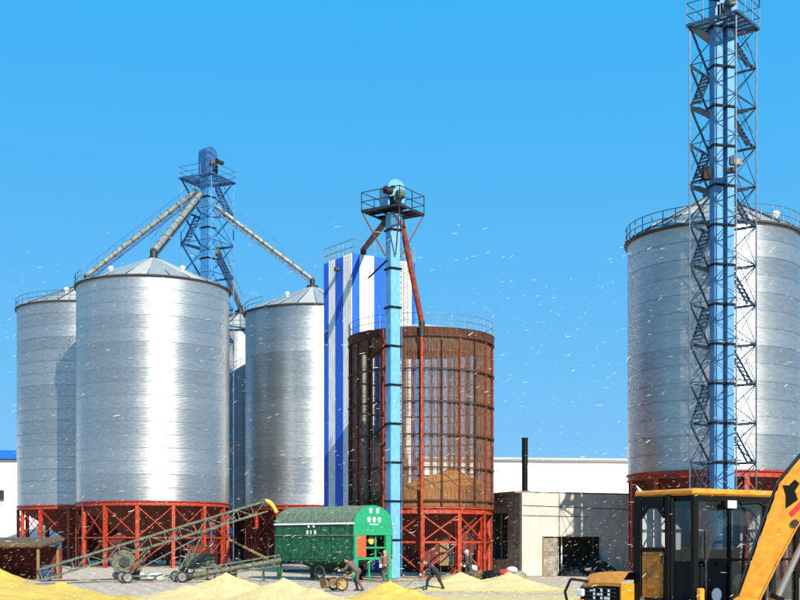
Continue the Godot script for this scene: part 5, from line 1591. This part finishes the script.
func person(label: String, at: Vector3, yaw: float, J: Dictionary, C: Dictionary, hat: Color) -> Node3D:
	# joints in metres, facing +z
	var o := thing("person", label, "person", at, yaw, "workers in the yard")
	var b := MB.new()
	b.colored = true
	var B := []
	B.append([J.pelvis, J.chest, 0.135, 0.15, C.coat])
	for s in ["l", "r"]:
		B.append([J["hip_" + s], J["sh_" + s], 0.10, 0.085, C.coat])
		B.append([J["sh_" + s], J["el_" + s], 0.072, 0.056, C.coat])
		B.append([J["el_" + s], J["wr_" + s], 0.056, 0.042, C.coat])
		B.append([J["hip_" + s], J["kn_" + s], 0.105, 0.072, C.trousers])
		B.append([J["kn_" + s], J["an_" + s], 0.072, 0.052, C.trousers])
		var heel: Vector3 = J["an_" + s] + Vector3(0, -0.045, -0.04)
		B.append([heel, J["an_" + s] + Vector3(0, -0.05, 0.15), 0.042, 0.036, C.shoe])
	B.append([J.chest, J.neck, 0.12, 0.062, C.collar])
	net(b, B, 0.028, 0.035)
	# head: skull, jaw, nose, ears, eyes, mouth
	var hc: Vector3 = J.head
	var up: Vector3 = (hc - (J.neck as Vector3)).normalized()
	var fw: Vector3 = J.face
	fw = (fw - up * fw.dot(up)).normalized()
	var rt := up.cross(fw)
	var sk: Color = C.skin
	var H := []
	H.append([J.neck, hc - up * 0.06, 0.055, 0.052, sk])
	H.append([hc + up * 0.03 - fw * 0.02, hc + up * 0.02 + fw * 0.015, 0.088, 0.082, sk])
	H.append([hc - up * 0.02 + fw * 0.02, hc - up * 0.075 + fw * 0.045, 0.07, 0.045, sk])
	H.append([hc + up * 0.012 + fw * 0.088, hc - up * 0.022 + fw * 0.108, 0.010, 0.015, sk])
	for s in [-1.0, 1.0]:
		H.append([hc + rt * (0.085 * s) + up * 0.01, hc + rt * (0.088 * s) - up * 0.025, 0.016, 0.012, sk])
		H.append([hc + rt * (0.033 * s) + up * 0.012 + fw * 0.086, hc + rt * (0.036 * s) + up * 0.012 + fw * 0.087, 0.010, 0.010, Color(0.02, 0.015, 0.012)])
	H.append([hc - up * 0.058 - rt * 0.02 + fw * 0.088, hc - up * 0.058 + rt * 0.02 + fw * 0.088, 0.007, 0.007, Color(0.30, 0.09, 0.07)])
	net(b, H, 0.011, 0.012)
	# hands: palm, four fingers and a thumb each
	for s in ["l", "r"]:
		var w: Vector3 = J["wr_" + s]
		var dv: Vector3 = (w - (J["el_" + s] as Vector3)).normalized()
		var pn := dv.cross(Vector3.UP if absf(dv.y) < 0.9 else Vector3.FORWARD).normalized()
		if s == "l": pn = -pn
		var ac := pn.cross(dv)
		var F := []
		F.append([w, w + dv * 0.045 + ac * 0.018, 0.03, 0.026, C.glove])
		F.append([w + dv * 0.03 - ac * 0.02, w + dv * 0.085 - ac * 0.024, 0.022, 0.02, C.glove])
		F.append([w + dv * 0.03 + ac * 0.02, w + dv * 0.088 + ac * 0.024, 0.022, 0.02, C.glove])
		for i in 4:
			var base := w + dv * (0.088 - absf(i - 1.4) * 0.004) + ac * (0.033 - 0.022 * i)
			var ln: float = [0.036, 0.041, 0.038, 0.030][i]
			var k1 := base + dv * ln * 0.9 + pn * ln * 0.35
			var k2 := k1 + dv * ln * 0.35 + pn * ln * 0.7
			F.append([base, k1, 0.0105, 0.0095, C.glove])
			F.append([k1, k2, 0.0095, 0.008, C.glove])
		var tb := w + dv * 0.03 + ac * 0.036
		var t1 := tb + dv * 0.035 + ac * 0.022 + pn * 0.015
		F.append([tb, t1, 0.013, 0.011, C.glove])
		F.append([t1, t1 + dv * 0.025 + pn * 0.018, 0.011, 0.009, C.glove])
		net(b, F, 0.0075, 0.005)
	part(o, "body", b.mesh(), M.people)
	# hair or hat
	var hb := MB.new()
	hb.colored = true
	net(hb, [[hc + up * 0.052 - fw * 0.03, hc + up * 0.052 + fw * 0.012, 0.092, 0.088, hat], [hc + up * 0.02 - fw * 0.04, hc - up * 0.02 - fw * 0.045, 0.082, 0.07, hat], [hc + up * 0.05 + fw * 0.08, hc + up * 0.045 + fw * 0.12, 0.03, 0.02, hat]], 0.014, 0.02)
	part(o, "hat", hb.mesh(), M.people)
	return o

func people() -> void:
	var skin := Color(0.42, 0.24, 0.15)
	var V := func(x: float, y: float, z: float) -> Vector3: return Vector3(x, y, z)
	# bending worker behind the handcart, facing left
	person("worker in grey brown clothes bending over the handcart", P(-1.95, 52.6), -PI / 2 - 0.3, {
		"pelvis": V.call(0, 0.86, -0.12), "chest": V.call(0, 1.17, 0.20), "neck": V.call(0, 1.27, 0.34), "head": V.call(0, 1.33, 0.46), "face": Vector3(0, -0.5, 1),
		"hip_l": V.call(-0.10, 0.84, -0.12), "hip_r": V.call(0.10, 0.84, -0.12), "sh_l": V.call(-0.19, 1.20, 0.24), "sh_r": V.call(0.19, 1.20, 0.24),
		"el_l": V.call(-0.25, 0.96, 0.38), "el_r": V.call(0.25, 0.96, 0.38), "wr_l": V.call(-0.28, 0.90, 0.60), "wr_r": V.call(0.28, 0.90, 0.60),
		"kn_l": V.call(-0.12, 0.46, 0.06), "kn_r": V.call(0.12, 0.46, -0.12), "an_l": V.call(-0.12, 0.08, -0.05), "an_r": V.call(0.12, 0.08, -0.38)},
		{"coat": Color(0.10, 0.075, 0.07), "trousers": Color(0.075, 0.058, 0.058), "shoe": Color(0.02, 0.02, 0.02), "collar": Color(0.30, 0.05, 0.03), "skin": skin, "glove": Color(0.5, 0.46, 0.4)}, Color(0.012, 0.011, 0.012))
	# standing worker by the elevator leg
	person("worker in brown jacket and orange cap standing by the pale blue elevator leg", P(-0.80, 64.6), -0.5, {
		"pelvis": V.call(0, 0.92, 0), "chest": V.call(0, 1.28, 0.02), "neck": V.call(0, 1.46, 0.03), "head": V.call(0, 1.58, 0.05), "face": Vector3(0, 0, 1),
		"hip_l": V.call(-0.10, 0.90, 0), "hip_r": V.call(0.10, 0.90, 0), "sh_l": V.call(-0.20, 1.38, 0), "sh_r": V.call(0.20, 1.38, 0),
		"el_l": V.call(-0.27, 1.10, 0.03), "el_r": V.call(0.27, 1.10, 0.03), "wr_l": V.call(-0.20, 0.95, 0.24), "wr_r": V.call(0.22, 0.95, 0.24),
		"kn_l": V.call(-0.11, 0.50, 0.04), "kn_r": V.call(0.12, 0.50, 0.02), "an_l": V.call(-0.12, 0.08, 0), "an_r": V.call(0.14, 0.08, -0.05)},
		{"coat": Color(0.14, 0.10, 0.075), "trousers": Color(0.06, 0.05, 0.05), "shoe": Color(0.02, 0.02, 0.02), "collar": Color(0.5, 0.08, 0.03), "skin": skin, "glove": skin}, Color(0.55, 0.20, 0.07))
	# shovelling worker with legs apart
	person("worker in black clothes stooping with legs apart before the crib frame", P(1.42, 52.8), -PI / 2 + 0.35, {
		"pelvis": V.call(0, 0.84, -0.18), "chest": V.call(0, 1.10, 0.16), "neck": V.call(0, 1.20, 0.30), "head": V.call(0, 1.28, 0.41), "face": Vector3(0, -0.6, 1),
		"hip_l": V.call(-0.11, 0.82, -0.16), "hip_r": V.call(0.11, 0.82, -0.16), "sh_l": V.call(-0.19, 1.14, 0.18), "sh_r": V.call(0.19, 1.14, 0.18),
		"el_l": V.call(-0.26, 0.90, 0.30), "el_r": V.call(0.24, 0.88, 0.26), "wr_l": V.call(-0.14, 0.74, 0.48), "wr_r": V.call(0.10, 0.82, 0.36),
		"kn_l": V.call(-0.16, 0.46, 0.16), "kn_r": V.call(0.18, 0.44, -0.28), "an_l": V.call(-0.18, 0.08, 0.20), "an_r": V.call(0.22, 0.08, -0.46)},
		{"coat": Color(0.02, 0.021, 0.03), "trousers": Color(0.014, 0.014, 0.018), "shoe": Color(0.03, 0.028, 0.026), "collar": Color(0.45, 0.12, 0.05), "skin": skin, "glove": Color(0.55, 0.52, 0.48)}, Color(0.05, 0.022, 0.016))
	var sh := thing("shovel", "long handled shovel held by the stooping worker in black", "shovel", P(1.12, 53.0))
	rod(sh, "shaft", Vector3(0.05, 0.95, 0.05), Vector3(-0.75, 0.25, 0.12), 0.02, M.wood)
	var bl := MB.new()
	bl.prism([Vector2(-0.13, 0), Vector2(0.13, 0), Vector2(0.15, 0.22), Vector2(0.1, 0.34), Vector2(-0.1, 0.34), Vector2(-0.15, 0.22)], Transform3D(Basis(Vector3(0, 0, 1), Vector3(-0.75, -0.66, 0).normalized(), Vector3(0.66, -0.75, 0).normalized()), Vector3(-0.74, 0.27, 0.12)), 0.012)
	part(sh, "blade", bl.mesh(), M.dark_steel)
	# worker with a white cap behind the double heap
	person("worker in dark coat and white cap standing behind the double corn heap", P(3.62, 63.5), -0.9, {
		"pelvis": V.call(0, 0.94, 0), "chest": V.call(0, 1.30, 0.05), "neck": V.call(0, 1.49, 0.08), "head": V.call(0, 1.61, 0.12), "face": Vector3(0, -0.25, 1),
		"hip_l": V.call(-0.10, 0.92, 0), "hip_r": V.call(0.10, 0.92, 0), "sh_l": V.call(-0.20, 1.40, 0.02), "sh_r": V.call(0.20, 1.40, 0.02),
		"el_l": V.call(-0.30, 1.13, 0.06), "el_r": V.call(0.28, 1.12, 0.05), "wr_l": V.call(-0.20, 1.0, 0.30), "wr_r": V.call(0.12, 0.92, 0.30),
		"kn_l": V.call(-0.12, 0.50, 0.06), "kn_r": V.call(0.14, 0.50, -0.02), "an_l": V.call(-0.13, 0.08, 0.04), "an_r": V.call(0.17, 0.08, -0.16)},
		{"coat": Color(0.035, 0.045, 0.04), "trousers": Color(0.03, 0.03, 0.035), "shoe": Color(0.02, 0.02, 0.02), "collar": Color(0.40, 0.08, 0.04), "skin": skin, "glove": Color(0.6, 0.56, 0.5)}, Color(0.70, 0.68, 0.64))
	var br := thing("broom", "twig broom held by the worker with the white cap", "broom", P(3.45, 63.15))
	rod(br, "shaft", Vector3(0.12, 1.15, 0.05), Vector3(-0.75, 0.42, 0.2), 0.02, M.wood)
	var tw := MB.new()
	var r := RandomNumberGenerator.new()
	r.seed = 3
	for i in 40:
		var e := Vector3(-1.45, 0.06, 0.3) + Vector3(r.randf_range(-0.15, 0.1), r.randf_range(-0.02, 0.12), r.randf_range(-0.28, 0.28))
		tw.bar(Vector3(-0.70, 0.46, 0.19), e, 0.015, 0.015)
	part(br, "twigs", tw.mesh(), M.seat_tan)

# ---------------------------------------------------------------- snow streaks in the wind
func snow_streak() -> void:
	var m := MB.new()
	# a thin curled strip, 5 cm long, standing in for a motion-blurred snowflake
	for i in 4:
		var t0 := i / 4.0 - 0.5 ; var t1 := (i + 1) / 4.0 - 0.5
		var w0 := 0.003 * (1.0 - 1.6 * t0 * t0) ; var w1 := 0.003 * (1.0 - 1.6 * t1 * t1)
		var a := Vector3(t0 * 0.06, -0.006 * t0 * t0, 0) ; var b := Vector3(t1 * 0.06, -0.006 * t1 * t1, 0)
		m.quad(a + Vector3(0, 0, w0), b + Vector3(0, 0, w1), b - Vector3(0, 0, w1), a - Vector3(0, 0, w0))
		m.quad(a - Vector3(0, w0, 0), b - Vector3(0, w1, 0), b + Vector3(0, w1, 0), a + Vector3(0, w0, 0))
	var mm := MultiMesh.new()
	mm.transform_format = MultiMesh.TRANSFORM_3D
	mm.mesh = m.mesh()
	var n := 15000
	mm.instance_count = n
	var r := RandomNumberGenerator.new()
	r.seed = 2024
	for i in n:
		var d := r.randf_range(12.0, 55.0)
		var x := r.randf_range(-0.42, 0.42) * d + r.randf_range(-1, 1)
		var y := 0.25 + pow(r.randf(), 2.8) * (3.0 + 0.18 * d)
		var bs := Basis(Vector3.UP, r.randf_range(-0.5, 0.5)) * Basis(Vector3.BACK, r.randf_range(-0.15, 0.75)) * Basis(Vector3.RIGHT, r.randf() * TAU)
		mm.set_instance_transform(i, Transform3D(bs.scaled_local(Vector3(1, 0.8, 0.8) * (0.2 + 1.0 * pow(r.randf(), 1.8))), P(x, d, y)))
	var o := MultiMeshInstance3D.new()
	o.name = "snow_streaks"
	o.multimesh = mm
	o.material_override = M.snow_streak
	add_child(o)
	tag(o, "pale motion-blurred snow streaks built as thin strips in the air before the silos", "snow_streak", "", "stuff")

func _ready() -> void:
	rng.seed = 7
	camera_and_light()
	materials()
	unit_box = BoxMesh.new()
	unit_box.size = Vector3.ONE
	unit_cyl = CylinderMesh.new()
	unit_cyl.top_radius = 1.0
	unit_cyl.bottom_radius = 1.0
	unit_cyl.height = 1.0
	unit_cyl.radial_segments = 16
	unit_cyl.rings = 1
	ground()
	back_buildings()
	left_plant()
	right_plant()
	striped_tower()
	crib()
	low_building()
	heaps()
	cleaner()
	conveyors()
	small_things()
	clutter()
	loader()
	people()
	snow_streak()
